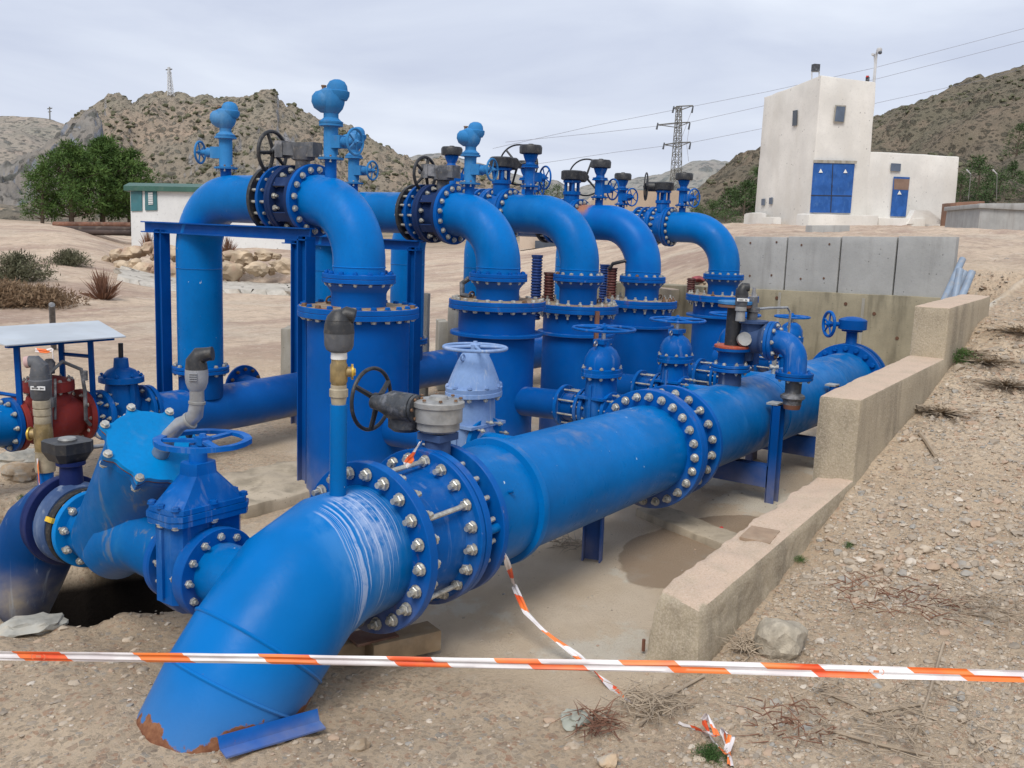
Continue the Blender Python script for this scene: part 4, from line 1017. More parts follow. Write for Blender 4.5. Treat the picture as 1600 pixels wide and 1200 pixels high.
for i, x, y, kind in spec:
    zt = ZP[i]+RP
    if kind == 'tank' and i < 2: zt -= .0
    blue = (i < 2)
    lab = {(0, 'tank'): 'tallest pale blue air valve standing on the nearest bend, its wheel facing right', (0, 'leg'): 'pale blue air valve above the leftmost pipe leg, its wheel facing left', (1, 'tank'): 'pale blue air valve on the second bend, wheel facing right',
           (1, 'leg'): 'pale blue air valve half hidden right behind the tallest one', (2, 'tank'): 'black capped vent on the third bend, with small blue wheel', (2, 'leg'): 'black capped vent right behind the grey gear arm of the second valve',
           (3, 'tank'): 'black capped vent next to the rust patch, with a rusty brown flange', (3, 'leg'): 'dark blue vent in the gap just left of the third bend vent', (4, 'tank'): 'black capped vent on the farthest bend', (4, 'leg'): 'small blue vent valve behind the fourth gearbox'}[(i, kind)]
    T = Thing('air_valve', (x, y, zt-.02), lab, 'air valve', 'air valves on the overhead pipes')
    hs = .07 if not (i == 0 and kind == 'tank') else .10
    if kind == 'leg' and i == 0: hs = .05
    zst = zt-.05 if not (kind == 'tank' and i < 2) else zt-.09
    m = MB().cyl((x, y, zst), (x, y, zt+hs), .036, seg=20); T.part('stub_pipe', m, 'blue_valve')
    if blue:
        small_gate(T, (x, y, zt+hs-.012), eR if not (kind == 'leg' and i == 0) else eL, wr=.083 if kind == 'tank' else .078)
        air_head(T, (x, y, zt+hs+.20), s=(1.0 if kind == 'tank' else .86) if i == 0 else .88)
    else:
        small_gate(T, (x, y, zt+hs-.01), tuple(V((.9, -.42, 0)).normalized()) if i < 4 else tuple(V((-.2, -1, 0)).normalized()), 'blue_valve', wr=.10, h=.17, side=.10)
        cap_head(T, (x, y, zt+hs+.162))

# ================================================================== header pipe behind the tanks, with its valves
HY, HZ_ = 5.88, .335
T = Thing('header_pipe', (6.5, HY, 0), 'long low blue header pipe behind the tanks that collects the return legs', 'pipe')
m = MB().tube([(3.92, 5.85, HZ_), (4.7, 5.86, HZ_), (6.6, 6.10, HZ_), (7.3, 6.15, HZ_), (10.2, 6.22, HZ_)], .168, 48); T.part('pipe_wall', m, paint('dusty_blue_paint', (.004, .11, .43), .4, dust=1., dust_z=.30))
for x, yl in zip(XT, YL):
    m = MB().cyl((x, yl, HZ_+.1), (x, yl, .616), .152, seg=40)
    pt = T.part('riser_stub', m, 'blue_dark')
    flange(T, (x, yl, .612), ZA, .024, .12, .195)
fl = flange(T, (3.90, HY, HZ_+.06), XA, .03, .10, .165)
m = MB().ring((4.86, HY+.17, .42), YA, .02, .0, .17, 40); m.cyl((4.86, HY, .40), (4.86, HY+.18, .42), .1, seg=24)
bl = T.part('blind_flange', m, 'blue_dark'); bolts(bl, T.base, (4.86, HY+.17, .42), YA, .14, 12, .03, .024, .004, top='rusty_bolt', bot='rusty_bolt')
m = MB().cyl((6.3, HY+.02, .40), (6.3, HY-.09, .40), .03, seg=14); m.ring((6.3, HY-.10, .40), YA, .02, 0, .065, 20); T.part('drain_stub', m, 'blue_dark')
# gate valve with bare stem, on the header
T = Thing('gate_valve', (3.72, HY, .40), 'blue gate valve with bare black stem and no wheel, right beside the red valve', 'valve')
m = MB().lathe([(-.14, .08), (-.05, .12), (.07, .12), (.2, .10)], (3.72, HY, .40), ZA, 24).lathe([(-.15, .09), (.15, .09)], (3.72, HY, .40), XA, 24)
m.box((3.72, HY, .47), (.03, .25, .26)); T.part('valve_body', m, 'blue_valve')
m = MB().lathe([(.60, .13), (.605, .145), (.64, .145), (.645, .12), (.68, .09), (.70, .05), (.76, .045), (.765, .03)], (3.72, HY, 0), ZA, 16); bf = T.part('bonnet', m, 'blue_valve')
bolts(bf, T.base, (3.72, HY, .635), ZA, .125, 8, .03, .022, .004, top='blue_valve', bot='blue_valve')
m = MB().cyl((3.72, HY, .76), (3.72, HY, .86), .016, seg=8); T.part('stem', m, 'black')
for s in (-1, 1):
    fl = flange(T, (3.72+s*.15-.013, HY, .40), XA, .026, .08, .165, 'blue_valve'); bolts(fl, T.base, (3.72+s*.15, HY, .40), XA, .14, 10, .05, .024, .01)
T = Thing('pipe_spool', (3.52, HY, .41), 'short dark blue pipe spool between the red valve and the bare stem valve', 'pipe')
m = MB().cyl((3.44, HY, .415), (3.58, HY, .40), .115, seg=32); T.part('pipe_wall', m, 'blue_dark'); fl = flange(T, (3.44, HY, .415), XA, .026, .1, .155, 'blue_valve'); flange(T, (3.55, HY, .40), XA, .02, .1, .16, 'blue_valve')
# red control valve
T = Thing('control_valve', (3.2, HY, .42), 'red oxide control valve with a round bolted cover under the sheet metal roof', 'valve')
m = MB().lathe([(-.19, .10), (-.12, .14), (-.04, .165), (.05, .165), (.13, .14), (.19, .105)], (3.22, HY, .42), XA, 32)
m.lathe([(.0, .15), (.14, .13), (.19, .105)], (3.22, HY, .42), ZA, 28)
T.part('valve_body', m, 'red')
m = MB().lathe([(.60, .12), (.603, .15), (.635, .152), (.64, .15), (.665, .15), (.67, .13), (.69, .06), (.70, 0)], (3.22, HY, 0), ZA, 32); cv = T.part('cover', m, 'red')
bolts(cv, T.base, (3.22, HY, .635), ZA, .135, 12, .065, .022, .006)
for s in (-1, 1):
    fl = flange(T, (3.22+s*.21-.018, HY, .42), XA, .036, .10, .165, 'red'); bolts(fl, T.base, (3.22+s*.235, HY, .42), XA, .14, 10, .07, .026, .01)
m = MB()
def ptube(m_, pts, r, seg=8): m_.tube(pts, r, seg)
yv = HY-.17
ptube(m, [(3.13, yv, .40), (3.13, yv-.01, .55), (3.14, yv, .74), (3.22, yv, .80), (3.34, yv, .74), (3.36, yv, .60), (3.36, yv, .42), (3.40, yv+.02, .38)], .012)
ptube(m, [(3.16, yv, .45), (3.17, yv, .70)], .009); m.lathe([(-.03, .02), (.03, .02)], (3.36, yv, .70), ZA, 10); m.lathe([(-.03, .022), (.03, .022)], (3.14, yv, .56), ZA, 10); m.lathe([(-.02, .03), (.05, .035), (.07, .02)], (3.22, HY-.02, .73), ZA, 12)
T.part('pilot_piping', m, 'grey_cast')
# inlet pipe of the red valve, running out of the picture
T = Thing('inlet_pipe', (2.2, HY, .42), 'blue pipe entering from the left edge into the red control valve', 'pipe')
m = MB().cyl((1.2, HY, .425), (2.97, HY, .42), .125, seg=40); T.part('pipe_wall', m, 'blue'); fl = flange(T, (2.955, HY, .42), XA, .03, .1, .165, 'blue_dark'); bolts(fl, T.base, (2.96, HY, .42), XA, .14, 10, .03, .026, .01)
# little roof
T = Thing('valve_roof', (3.3, 6.0, .42), 'small flat galvanised sheet roof on four blue posts over the red valve', 'roof')
m = MB().hexa([(2.86, 5.66, .925), (3.62, 5.66, .925), (3.86, 6.36, .955), (2.86, 6.36, .955), (2.86, 5.66, .932), (3.62, 5.66, .932), (3.86, 6.36, .962), (2.86, 6.36, .962)]); T.part('roof_sheet', m, 'galv')
m = MB().box((3.25, 5.76, .912), (.68, .04, .022)).box((3.3, 6.2, .93), (.70, .04, .03)); T.part('rail', m, 'beam_blue')
for (xx, yy) in ((3.47, 5.80), (3.40, 6.02), (3.00, 5.80), (2.96, 6.02)):
    m = MB().tube([(xx, yy, .40), (xx-.01, yy, .905)], .021, 4); T.part('post', m, 'beam_blue')
m = MB().tube([(3.47, 5.80, .80), (3.40, 6.02, .80)], .012, 4).tube([(3.47, 5.80, .56), (3.40, 6.02, .56)], .012, 4).tube([(3.0, 5.8, .6), (2.96, 6.02, .6)], .012, 4); T.part('brace', m, 'beam_blue')

# ================================================================== strainer line beside the near elbow
SX = 2.22
VC = 3.03
T = Thing('gate_valve', (SX, VC, .27), 'near blue gate valve with rectangular body and big blue handwheel beside the huge elbow', 'valve')
def oct_prism(mb, cx, cy, z0, z1, hx, hy, cut, hx2=None, hy2=None, cut2=None):
    def ring(hx, hy, c, z): return [V((cx+a, cy+b, z)) for a, b in ((hx, -hy+c), (hx, hy-c), (hx-c, hy), (-hx+c, hy), (-hx, hy-c), (-hx, -hy+c), (-hx+c, -hy), (hx-c, -hy))]
    a = ring(hx, hy, cut, z0); b = ring(hx2 or hx, hy2 or hy, cut2 or cut, z1)
    return mb.add(a+b, [tuple(range(8))[::-1], tuple(range(8, 16))]+[(i, (i+1) % 8, 8+(i+1) % 8, 8+i) for i in range(8)])
m = MB(); oct_prism(m, SX, VC, .30, .60, .155, .075, .03); oct_prism(m, SX, VC, .25, .302, .10, .06, .03, .154, .074, .03)
m.box((SX+.0, VC-.081, .45), (.014, .012, .26)); m.box((SX-.161, VC, .45), (.012, .014, .26)); m.cyl((SX, 2.95, .40), (SX, 3.11, .40), .125, seg=32)
T.part('valve_body', m, 'blue_valve2' if 'blue_valve2' in M else 'blue_valve')
m = MB(); oct_prism(m, SX, VC, .598, .618, .175, .10, .035); oct_prism(m, SX, VC, .620, .640, .178, .102, .035); oct_prism(m, SX, VC, .642, .66, .170, .096, .035)
bf = T.part('bonnet_flange', m, 'blue_valve')
for a, b in ((-.15, -.07), (0, -.088), (.15, -.07), (.155, .07), (0, .088), (-.15, .07), (-.162, 0), (.162, 0)):
    o = bpy.data.objects.new('bolt', bolt_mesh(.058, .030, .002, 'blue_valve', 'zinc')); COL.objects.link(o); o.parent = bf; o.location = V((SX+a, VC+b, .632))-T.base
m = MB(); oct_prism(m, SX, VC, .66, .762, .160, .082, .035, .062, .048, .02); oct_prism(m, SX, VC, .758, .805, .062, .048, .02, .058, .045, .02)
m.lathe([(.80, .034), (.872, .032)], (SX, VC, 0), ZA, 20); T.part('bonnet', m, 'blue_valve')
m = MB(); c = V((SX, 3.0, .888))
R1, R2 = .172, .145; n_ = 64
vs = []
for k in range(n_):
    q = 2*PI*k/n_; ro = R1*(1+.022*max(0, math.cos(8*q))); 
    for rr, zz in ((R2, -.007), (ro, -.009), (ro, .009), (R2, .007)): vs.append(c+V((math.cos(q)*rr, math.sin(q)*rr, zz)))
m.add(vs, [(k*4+j, ((k+1) % n_)*4+j, ((k+1) % n_)*4+(j+1) % 4, k*4+(j+1) % 4) for k in range(n_) for j in range(4)])
for k in range(3):
    q = 2*PI*k/3+.2; e = V((math.cos(q), math.sin(q), 0)); m.box(c+e*.08, (.15, .026, .011), Matrix.Rotation(q, 3, 'Z'))
m.box(c, (.045, .045, .03)); m.lathe([(.012, .014), (.026, .012)], c, ZA, 6)
T.part('handwheel', m, 'blue_valve')
for s, r in ((1, .150), (-1, .168)):
    fl = flange(T, (SX, 3.05+s*.085-(.03 if s < 0 else 0)+(0 if s > 0 else -.0), .40), YA, .03, .10, r if s > 0 else .170); 
# strainer
T = Thing('strainer', (SX, 3.5, .25), 'blue basket strainer with a big tilted eight lobed bright blue lid and dirt streaks', 'strainer')
B0, L0 = V((2.23, 3.61, .38)), V((2.19, 3.255, .835)); nn = (L0-B0).normalized(); Ls = (L0-B0).length
m = MB().lathe([(-.09, .05), (-.07, .11), (-.03, .155), (.0, .165), (Ls-.06, .168), (Ls-.03, .172)], B0, nn, 48)
MS = paint('streaked_strainer_paint', (.0, .12, .38), .4, fade=(.05, .24, .44), fadeamt=.35, dust=.6, streak=.4, streakc=(.22, .20, .11))
T.part('barrel', m, MS)
def lobed(mb, c, n, r, th, lobes, amp, seg=96):
    ref = XA; b = n.cross(ref).normalized(); d = n.cross(b); vs = []
    for z in (0, th):
        for k in range(seg):
            q = 2*PI*k/seg; w = max(0, math.cos(lobes*q))**3; rr = r*(1-.10+amp*w)*(1+.012*mn.noise(V((q*3, z*50, 1)))); vs.append(c+n*z+(b*math.cos(q)+d*math.sin(q))*rr)
    mb.add(vs, [tuple(range(seg))[::-1], tuple(range(seg, 2*seg))]+[(k, (k+1) % seg, seg+(k+1) % seg, seg+k) for k in range(seg)]); return b, d
m = MB(); lobed(m, L0-nn*.045, nn, .190, .022, 8, .20); T.part('barrel_rim', m, MS)
m = MB(); lobed(m, L0-nn*.022, nn, .188, .008, 8, .19); T.part('gasket', m, 'rust_steel')
m = MB(); b, d = lobed(m, L0-nn*.013, nn, .192, .016, 8, .20); ld = T.part('lid', m, 'lid_blue' if 'lid_blue' in M else paint('bright_lid_paint', (.0, .22, .56), .38, dust=.5, fadeamt=.1))
for k in range(8):
    q = 2*PI*k/8; p = L0+(b*math.cos(q)+d*math.sin(q))*.192-nn*.018
    mm = bolt_mesh(.05, .030, .0); o = bpy.data.objects.new('bolt', mm); COL.objects.link(o); o.parent = ld; pp = p-T.base
    o.matrix_basis = Matrix(((b.x, d.x, nn.x, pp.x), (b.y, d.y, nn.y, pp.y), (b.z, d.z, nn.z, pp.z), (0, 0, 0, 1)))
m = MB().tube([(SX, 3.77, .39), (SX, 3.70, .39), (SX+.0, 3.60, .38)], [.118, .122, .14], 36); T.part('inlet_neck', m, MS)
m = MB().tube([(SX-.01, 3.58, .36), (SX-.02, 3.46, .43), (SX-.01, 3.33, .45), (SX, 3.22, .41), (SX, 3.165, .40)], [.14, .145, .14, .125, .115], 36); T.part('outlet_neck', m, MS)
fl = flange(T, (SX, 3.755, .39), YA, .028, .11, .162, 'blue_light'); bolts(fl, T.base, (SX, 3.77, .39), YA, .135, 10, .06, .030, .012, phase=.2)
f2 = flange(T, (SX, 3.140, .40), YA, .028, .10, .152); bolts(f2, T.base, (SX, 3.14, .40), YA, .126, 10, .06, .028, .012, phase=.2)
m = MB().box((SX+.11, 3.21, .90), (.018, .018, .12), Matrix.Rotation(.5, 3, 'X')); T.part('lid_handle', m, 'black')
# black rubber gasket ring with yellow ties + purple butterfly valve
T = Thing('butterfly_valve', (SX, 3.86, .39), 'dark purple butterfly valve with black gearbox and yellow ties, left of the strainer', 'valve')
m = MB().ring((SX, 3.79, .39), YA, .03, .11, .165, 48).ring((SX, 3.825, .392), YA, .012, .11, .158, 48); T.part('gasket', m, 'black_rubber')
m = MB().lathe([(0, .16), (.02, .175), (.06, .175), (.08, .16)], (SX, 3.84, .395), YA, 44); bd = T.part('valve_body', m, 'steel_blue')
bolts(bd, T.base, (SX, 3.85, .395), YA, .142, 10, .14, .030, .02, phase=.2)
for q in (.4, 2.4, 3.3):
    m = MB().box((SX-.16*math.cos(q), 3.80, .39+.16*math.sin(q)), (.03, .05, .02), Matrix.Rotation(q, 3, 'Y')); T.part('yellow_tie', m, 'yellow')
m = MB().lathe([(.55, .05), (.64, .045), (.645, .06), (.66, .06)], (SX, 3.90, 0), ZA, 20); T.part('valve_neck', m, 'purple')
m = MB(); oct_prism(m, SX, 3.92, .66, .70, .062, .062, .02, .085, .085, .03); oct_prism(m, SX, 3.92, .70, .745, .085, .085, .03); m.lathe([(.745, .04), (.752, .036)], (SX, 3.92, 0), ZA, 16)
gb = T.part('gearbox', m, 'black')
m = MB().lathe([(.750, .038), (.757, .034)], (SX, 3.92, 0), ZA, 16); T.part('position_cap', m, 'light_cast', gb)
m = MB().cyl((SX+.05, 3.90, .705), (SX+.36, 3.84, .705), .009, seg=10); T.part('shaft', m, 'zinc_new')
wheel(T, (SX+.38, 3.835, .705), (1, -.15, 0), .095, 'black', 4, .008, dish=.01, hub=.02, spokew=.014)
# pipe into the pit
T = Thing('pit_pipe', (2.1, 4.1, -.3), 'dirty dark blue pipe bending down into the dark pit at the left edge', 'pipe')
m = MB().tube([(SX, 3.95, .395), (SX-.01, 4.0, .385), (SX-.03, 4.08, .32), (SX-.06, 4.13, .22), (SX-.10, 4.17, .08), (SX-.16, 4.22, -.10), (SX-.26, 4.32, -.45), (SX-.32, 4.36, -.7)], [.165, .17, .172, .17, .165, .16, .155, .155], 44); T.part('pipe_wall', m, 'ground_pipe')
m = MB().ring((SX, 3.925, .395), YA, .03, .10, .195, 52).ring((SX, 3.96, .395), YA, .02, .10, .190, 52); fl = T.part('flange', m, 'purple'); bolts(fl, T.base, (SX, 3.945, .395), YA, .142, 10, .06, .026, .004, phase=.2)

# ---- small air valves (the grey / black plastic ones)
def brass_ball(T, c, up, side, s=1.):
    c, up, side = V(c), V(up).normalized(), V(side).normalized()
    m = MB().lathe([(0, .030*s), (.03*s, .034*s), (.035*s, .040*s), (.065*s, .040*s), (.07*s, .034*s), (.085*s, .034*s)], c, up, 20); T.part('union', m, 'tan_metal')
    m = MB().lathe([(.085*s, .031*s), (.10*s, .037*s), (.17*s, .037*s), (.18*s, .032*s), (.20*s, .032*s)], c, up, 16); m.cyl(c+up*.14*s, c+up*.14*s+side*.055*s, .022*s, seg=14); bv = T.part('ball_valve', m, 'brass')
    m = MB().lathe([(0, .034*s), (.008*s, .034*s)], c+up*.14*s+side*.052*s, side, 20).lathe([(.008*s, .02*s), (.018*s, .016*s)], c+up*.14*s+side*.052*s, side, 6); T.part('valve_cap', m, 'brass_gold', bv)
    m = MB().lathe([(.195*s, .034*s), (.20*s, .035*s), (.235*s, .033*s)], c, up, 20); T.part('thread_tape', m, 'white_tape')
T = Thing('air_vent', (2.495, MY, 1.045), 'black and grey air vent on a brass ball valve above the huge elbow', 'air vent')
brass_ball(T, (2.495, MY, 1.045), (0, 0, 1), (.75, -.65, 0), .85)
m = MB().lathe([(0, .03), (.01, .046), (.025, .052), (.07, .054)], (2.495, MY, 1.235), ZA, 24); T.part('lower_body', m, 'midgrey_plastic')
m = MB().lathe([(.07, .055), (.10, .052), (.13, .043), (.15, .025), (.155, 0)], (2.495, MY, 1.235), ZA, 24)
for k in range(4): m.ring((2.495, MY, 1.318+k*.010), ZA, .004, .03, [.053, .052, .050, .048][k], 24, .001)
m.tube([(2.495, MY, 1.355), V((2.495, MY, 1.372))+RT*.03, V((2.495, MY, 1.366))+RT*.056], [.03, .030, .026], 14); T.part('cap', m, 'black')
T = Thing('air_vent', L0+nn*.0, 'light grey air vent with black bent outlet above the strainer lid', 'air vent')
a0 = L0+V((-.005, -.06, 0)); a0 = a0-nn*((a0-L0).dot(nn)-.005)
pt = [a0, a0+nn*.05, a0+nn*.075+V((.0, -.02, .02)), a0+V((.02, -.10, .125)), a0+V((.035, -.135, .14)), a0+V((.045, -.155, .165)), a0+V((.05, -.16, .21)), a0+V((.05, -.16, .255))]
m = MB().tube(pt, [.032, .030, .029, .028, .028, .029, .027, .026], 22); T.part('s_pipe', m, 'zinc_new')
for i_, j in ((1, .036), (4, .034), (6, .031)):
    d_ = (pt[i_+1]-pt[i_-1]).normalized(); m = MB().ring(pt[i_]-d_*.006, d_, .012, .02, j, 24, .002); T.part('pipe_nut', m, 'light_cast')
e_ = pt[-1]
m = MB().lathe([(0, .026), (.01, .033), (.03, .040), (.055, .042), (.08, .041)], e_, ZA, 24)
for k in range(4): m.box(e_+ZA*(.045+k*.008)-FW*.041, (.03, .012, .003), Matrix.Rotation(math.atan2(RT.y, RT.x), 3, 'Z'))
T.part('lower_body', m, 'grey_plastic')
m = MB().tube([e_+ZA*.075, e_+ZA*.11, e_+ZA*.132+RT*.012, e_+ZA*.138+RT*.045, e_+ZA*.140+RT*.060], [.041, .038, .031, .025, .026], 20); T.part('cap', m, 'black')
T = Thing('air_vent', (2.70, 4.95, .05), 'grey air vent with white label and brass valve left of the strainer', 'air vent')
lp = V((2.70, 4.98, .0)); lean = V((-.02, .0, 1)).normalized()
m = MB().cyl(lp-ZA*.3, lp+lean*.40, .040, seg=20); T.part('riser_pipe', m, 'blue_valve')
m = MB().lathe([(.34, .05), (.36, .052), (.44, .045), (.45, .05)], lp, lean, 20); T.part('union', m, 'tan_metal')
m = MB().lathe([(.45, .045), (.50, .048), (.56, .048), (.60, .042)], lp, lean, 18).cyl(lp+lean*.54, lp+lean*.54-RT*.07, .026, seg=14); bv = T.part('ball_valve', m, 'brass')
m = MB().lathe([(0, .036), (.008, .036), (.010, .02), (.02, .016)], lp+lean*.54-RT*.066, -RT, 18); T.part('valve_cap', m, 'brass_gold', bv)
m = MB().lathe([(.60, .040), (.605, .042), (.635, .041), (.637, .038), (.645, .044), (.675, .044), (.678, .038), (.685, .044), (.72, .044), (.725, .038)], lp, lean, 20); T.part('connector', m, 'tan_metal')
m = MB().lathe([(.725, .04), (.74, .05), (.79, .052), (.80, .056), (.83, .056), (.835, .05), (.86, .050)], lp, lean, 24); vb_ = T.part('lower_body', m, 'midgrey_plastic')
# small label with a line of illegible print
tl = lp+lean*.795-FW*.0535
m = MB().box(tl+RT*.012, (.075, .004, .020), Matrix.Rotation(math.atan2(RT.y, RT.x), 3, 'Z')); lbp = T.part('label_plate', m, 'label_white')
m = MB()
for k in range(9):
    if k == 5: continue
    m.box(tl-FW*.0035+RT*(.012-.028+k*.007), (.004, .002, .007 if k % 3 else .009), Matrix.Rotation(math.atan2(RT.y, RT.x), 3, 'Z'))
T.part('print', m, 'ink', lbp)
m = MB().tube([lp+lean*.85, lp+lean*.90, lp+lean*.925-RT*.02, lp+lean*.925-RT*.05], [.048, .045, .036, .03], 18); T.part('cap', m, 'midgrey_plastic')
m = MB().tube([lp+lean*.925-RT*.045, lp+lean*.92-RT*.068], [.031, .031], 16); T.part('outlet', m, simple('faded_pink_plastic', (.5, .33, .31), .6, 0, .15, 20, .05, .1))

# ---- relief valve assembly on the far length of the big pipe
rx = 5.95
T = Thing('relief_valve', (rx, MY, .72), 'relief valve on the big pipe with orange gasket and blue bend drooping to a nozzle', 'valve')
m = MB().lathe([(.70, .075), (.84, .072)], (rx, MY, 0), ZA, 24); T.part('riser_pipe', m, 'steel_blue')
m = MB().ring((rx, MY, .835), ZA, .022, .05, .125, 36).ring((rx, MY, .860), ZA, .02, .05, .122, 36); fl = T.part('flange', m, 'blue_valve'); bolts(fl, T.base, (rx, MY, .858), ZA, .10, 8, .045, .024, .006)
m = MB().lathe([(.88, .10), (.89, .085), (.96, .085), (.97, .12), (.985, .12)], (rx, MY, 0), ZA, 28); m.cyl((rx, MY, .925), (rx+.17, MY-.05, .925), .03, seg=14).box((rx+.17, MY-.06, .92), (.10, .08, .10)); T.part('butterfly_body', m, 'blue_dark')
m = MB().ring((rx, MY, .985), ZA, .018, .04, .112, 32); T.part('red_gasket', m, 'rust_red' if 'rust_red' in M else simple('orange_red_gasket', (.38, .07, .03), .7, 0, .2, 20, .1, .3))
m = MB().lathe([(1.003, .05), (1.25, .045)], (rx, MY, 0), ZA, 20); T.part('spool', m, 'black')
m = MB().ring((rx, MY, 1.245), ZA, .018, .04, .105, 32); T.part('rusty_ring', m, 'rust_steel'); m = MB().ring((rx, MY, 1.265), ZA, .02, .0, .108, 32); T.part('top_flange', m, 'blue_air')
# relief body and pilot
rc = V((rx+.075, MY-.06, 1.045))
ax = V((.05, -1, 0)).normalized()
m = MB().lathe([(-.06, .08), (.0, .095), (.10, .085), (.13, .11), (.15, .11)], rc, ax, 26).lathe([(.0, .07), (.10, .085), (.105, .105), (.12, .105), (.125, .03), (.16, .03)], rc+ax*.03, ZA, 22)
m.lathe([(-.12, .05), (.0, .07)], rc-ZA*.02, ZA, 18)
T.part('relief_body', m, 'steel_blue')
m = MB().lathe([(.10, .032), (.17, .034), (.175, .045), (.20, .045), (.205, .03), (.27, .026), (.275, .012), (.33, .010)], rc+ax*.03, ZA, 14); T.part('pilot', m, 'grey_cast')
m = MB().tube([rc+ZA*.19+ax*.03, rc+ZA*.20+V((.10, -.1, 0)), rc+ZA*.20+V((.26, -.16, 0)), rc+ZA*.17+V((.29, -.17, 0)), rc+V((.29, -.17, 0))], .008, 8); T.part('copper_tube', m, 'zinc_new')
m = MB().lathe([(0, .045), (.03, .045)], rc+V((-.09, -.02, .0)), (-.7, -.6, .3), 16).lathe([(.030, .036), (.033, .0)], rc+V((-.09, -.02, .0)), (-.7, -.6, .3), 16); T.part('gauge', m, 'light_cast')
fc = rc+ax*.15
m = MB().ring(fc, ax, .022, .05, .125, 36).ring(fc+ax*.024, ax, .022, .05, .125, 36); fl = T.part('outlet_flange', m, 'blue_valve'); bolts(fl, T.base, fc+ax*.024, ax, .10, 8, .046, .026, .004)
s0 = fc+ax*.045; rb = .115
pts = [s0, s0+ax*.02]+arc(s0+ax*.02-ZA*rb, rb, PI/2, 0, 12, ax, ZA)[1:]+[s0+ax*(.02+rb)-ZA*(rb+.08)]
m = MB().tube(pts, .072, 28); T.part('outlet_bend', m, 'blue_valve')
e_ = pts[-1]
m = MB().ring(e_-ZA*.01, ZA, .022, .04, .118, 32).ring(e_-ZA*.034, ZA, .022, .04, .116, 32); fl = T.part('nozzle_flange', m, 'blue_dark'); bolts(fl, T.base, e_-ZA*.012, ZA, .095, 8, .046, .022, .004, top='blue_valve')
m = MB().lathe([(-.034, .052), (-.12, .050), (-.135, .075), (-.15, .078), (-.165, .06), (-.195, .055)], e_, ZA, 26); T.part('nozzle', m, 'grey_cast')
m = MB().lathe([(-.193, .057), (-.222, .05), (-.225, 0)], e_, ZA, 22); T.part('nozzle_rim', m, 'rust_steel')
vb0 = V((rx-.10, MY-.085, 1.17))
T = Thing('air_vent', vb0, 'small black air vent with white label above the relief valve', 'air vent')
m = MB().lathe([(0, .03), (.06, .028), (.065, .036), (.09, .034)], vb0, ZA, 18); T.part('union', m, 'light_cast')
m = MB().lathe([(.09, .033), (.11, .038), (.15, .038), (.16, .042)], vb0, ZA, 20); T.part('lower_body', m, 'midgrey_plastic')
m = MB().box(vb0+ZA*.135-FW*.043, (.075, .004, .018), Matrix.Rotation(math.atan2(RT.y, RT.x), 3, 'Z')); lbp = T.part('label_plate', m, 'label_white')
m = MB()
for k in range(7):
    if k != 4: m.box(vb0+ZA*.135-FW*.0465+RT*(-.026+k*.008), (.0045, .002, .008), Matrix.Rotation(math.atan2(RT.y, RT.x), 3, 'Z'))
T.part('print', m, 'ink', lbp)
m = MB().tube([vb0+ZA*.155, vb0+ZA*.19, vb0+ZA*.21+RT*.012, vb0+ZA*.212+RT*.042], [.041, .039, .032, .025], 18); T.part('cap', m, 'black')
T = Thing('drain_cock', (6.62, MY, .765), 'small steel drain cock with a white handle on top of the big pipe', 'valve')
p = V((6.62, MY-.03, .75)); m = MB().cyl(p, p+ZA*.12, .016, seg=12).cyl(p+ZA*.05-RT*.03, p+ZA*.05+RT*.03, .018, seg=10); T.part('cock_body', m, 'zinc'); m = MB().box(p+ZA*.17, (.02, .05, .10)).box(p+ZA*.22+RT*.03, (.03, .09, .03)); T.part('handle', m, 'label_white')

# ---- ribbed conduits standing among the tanks
for (x, y, z0, z1, mat, lab) in [(6.75, 4.68, .95, 1.47, 'blue_rib', 'ribbed dark blue conduit standing left of the third tank neck'), (6.85, 4.62, 1.10, 1.33, 'maroon', 'short ribbed maroon conduit end tucked behind the third tank neck'),
                      (7.90, 4.72, .9, 1.38, 'blue_rib', 'ribbed blue conduit just left of the maroon one, before the fourth tank neck'), (7.75, 4.55, 1.0, 1.36, 'maroon', 'ribbed maroon conduit left of the fourth tank neck, black cable leaving its top'), (9.5, 4.62, 1.05, 1.22, 'maroon', 'ribbed maroon conduit end at the farthest tank neck')]:
    pr = []; z = z0
    while z < z1: pr += [(z, .038), (z+.008, .046), (z+.014, .046), (z+.022, .038)]; z += .024
    m = MB().lathe(pr+[(z1, .048), (z1+.012, .048)], (x, y, 0), ZA, 20); single('corrugated_conduit', m, mat, lab, 'conduit', (x, y, z0))
m = MB().tube([(7.70, 4.55, 1.36), (7.70, 4.52, 1.41), (7.74, 4.42, 1.44), (7.80, 4.32, 1.40), (7.84, 4.18, 1.33)], .016, 10); single('cable', m, 'black', 'thick black cable arching over from the maroon conduit to the fourth tank neck', 'cable')
m = MB().tube([(5.70, 4.55, 1.32), (5.68, 4.60, 1.28), (5.66, 4.58, 1.20), (5.66, 4.5, 1.19)], .020, 10); single('cable_elbow', m, 'grey_cast', 'dark bent cable gland on the lid of the second tank', 'cable')
m = MB().tube([(6.58, 3.98, .50), (6.60, 3.99, 1.08)], .022, 4); single('brown_bar', m, 'rust_steel', 'thin dark brown upright bar in front of the third tank', 'bar')

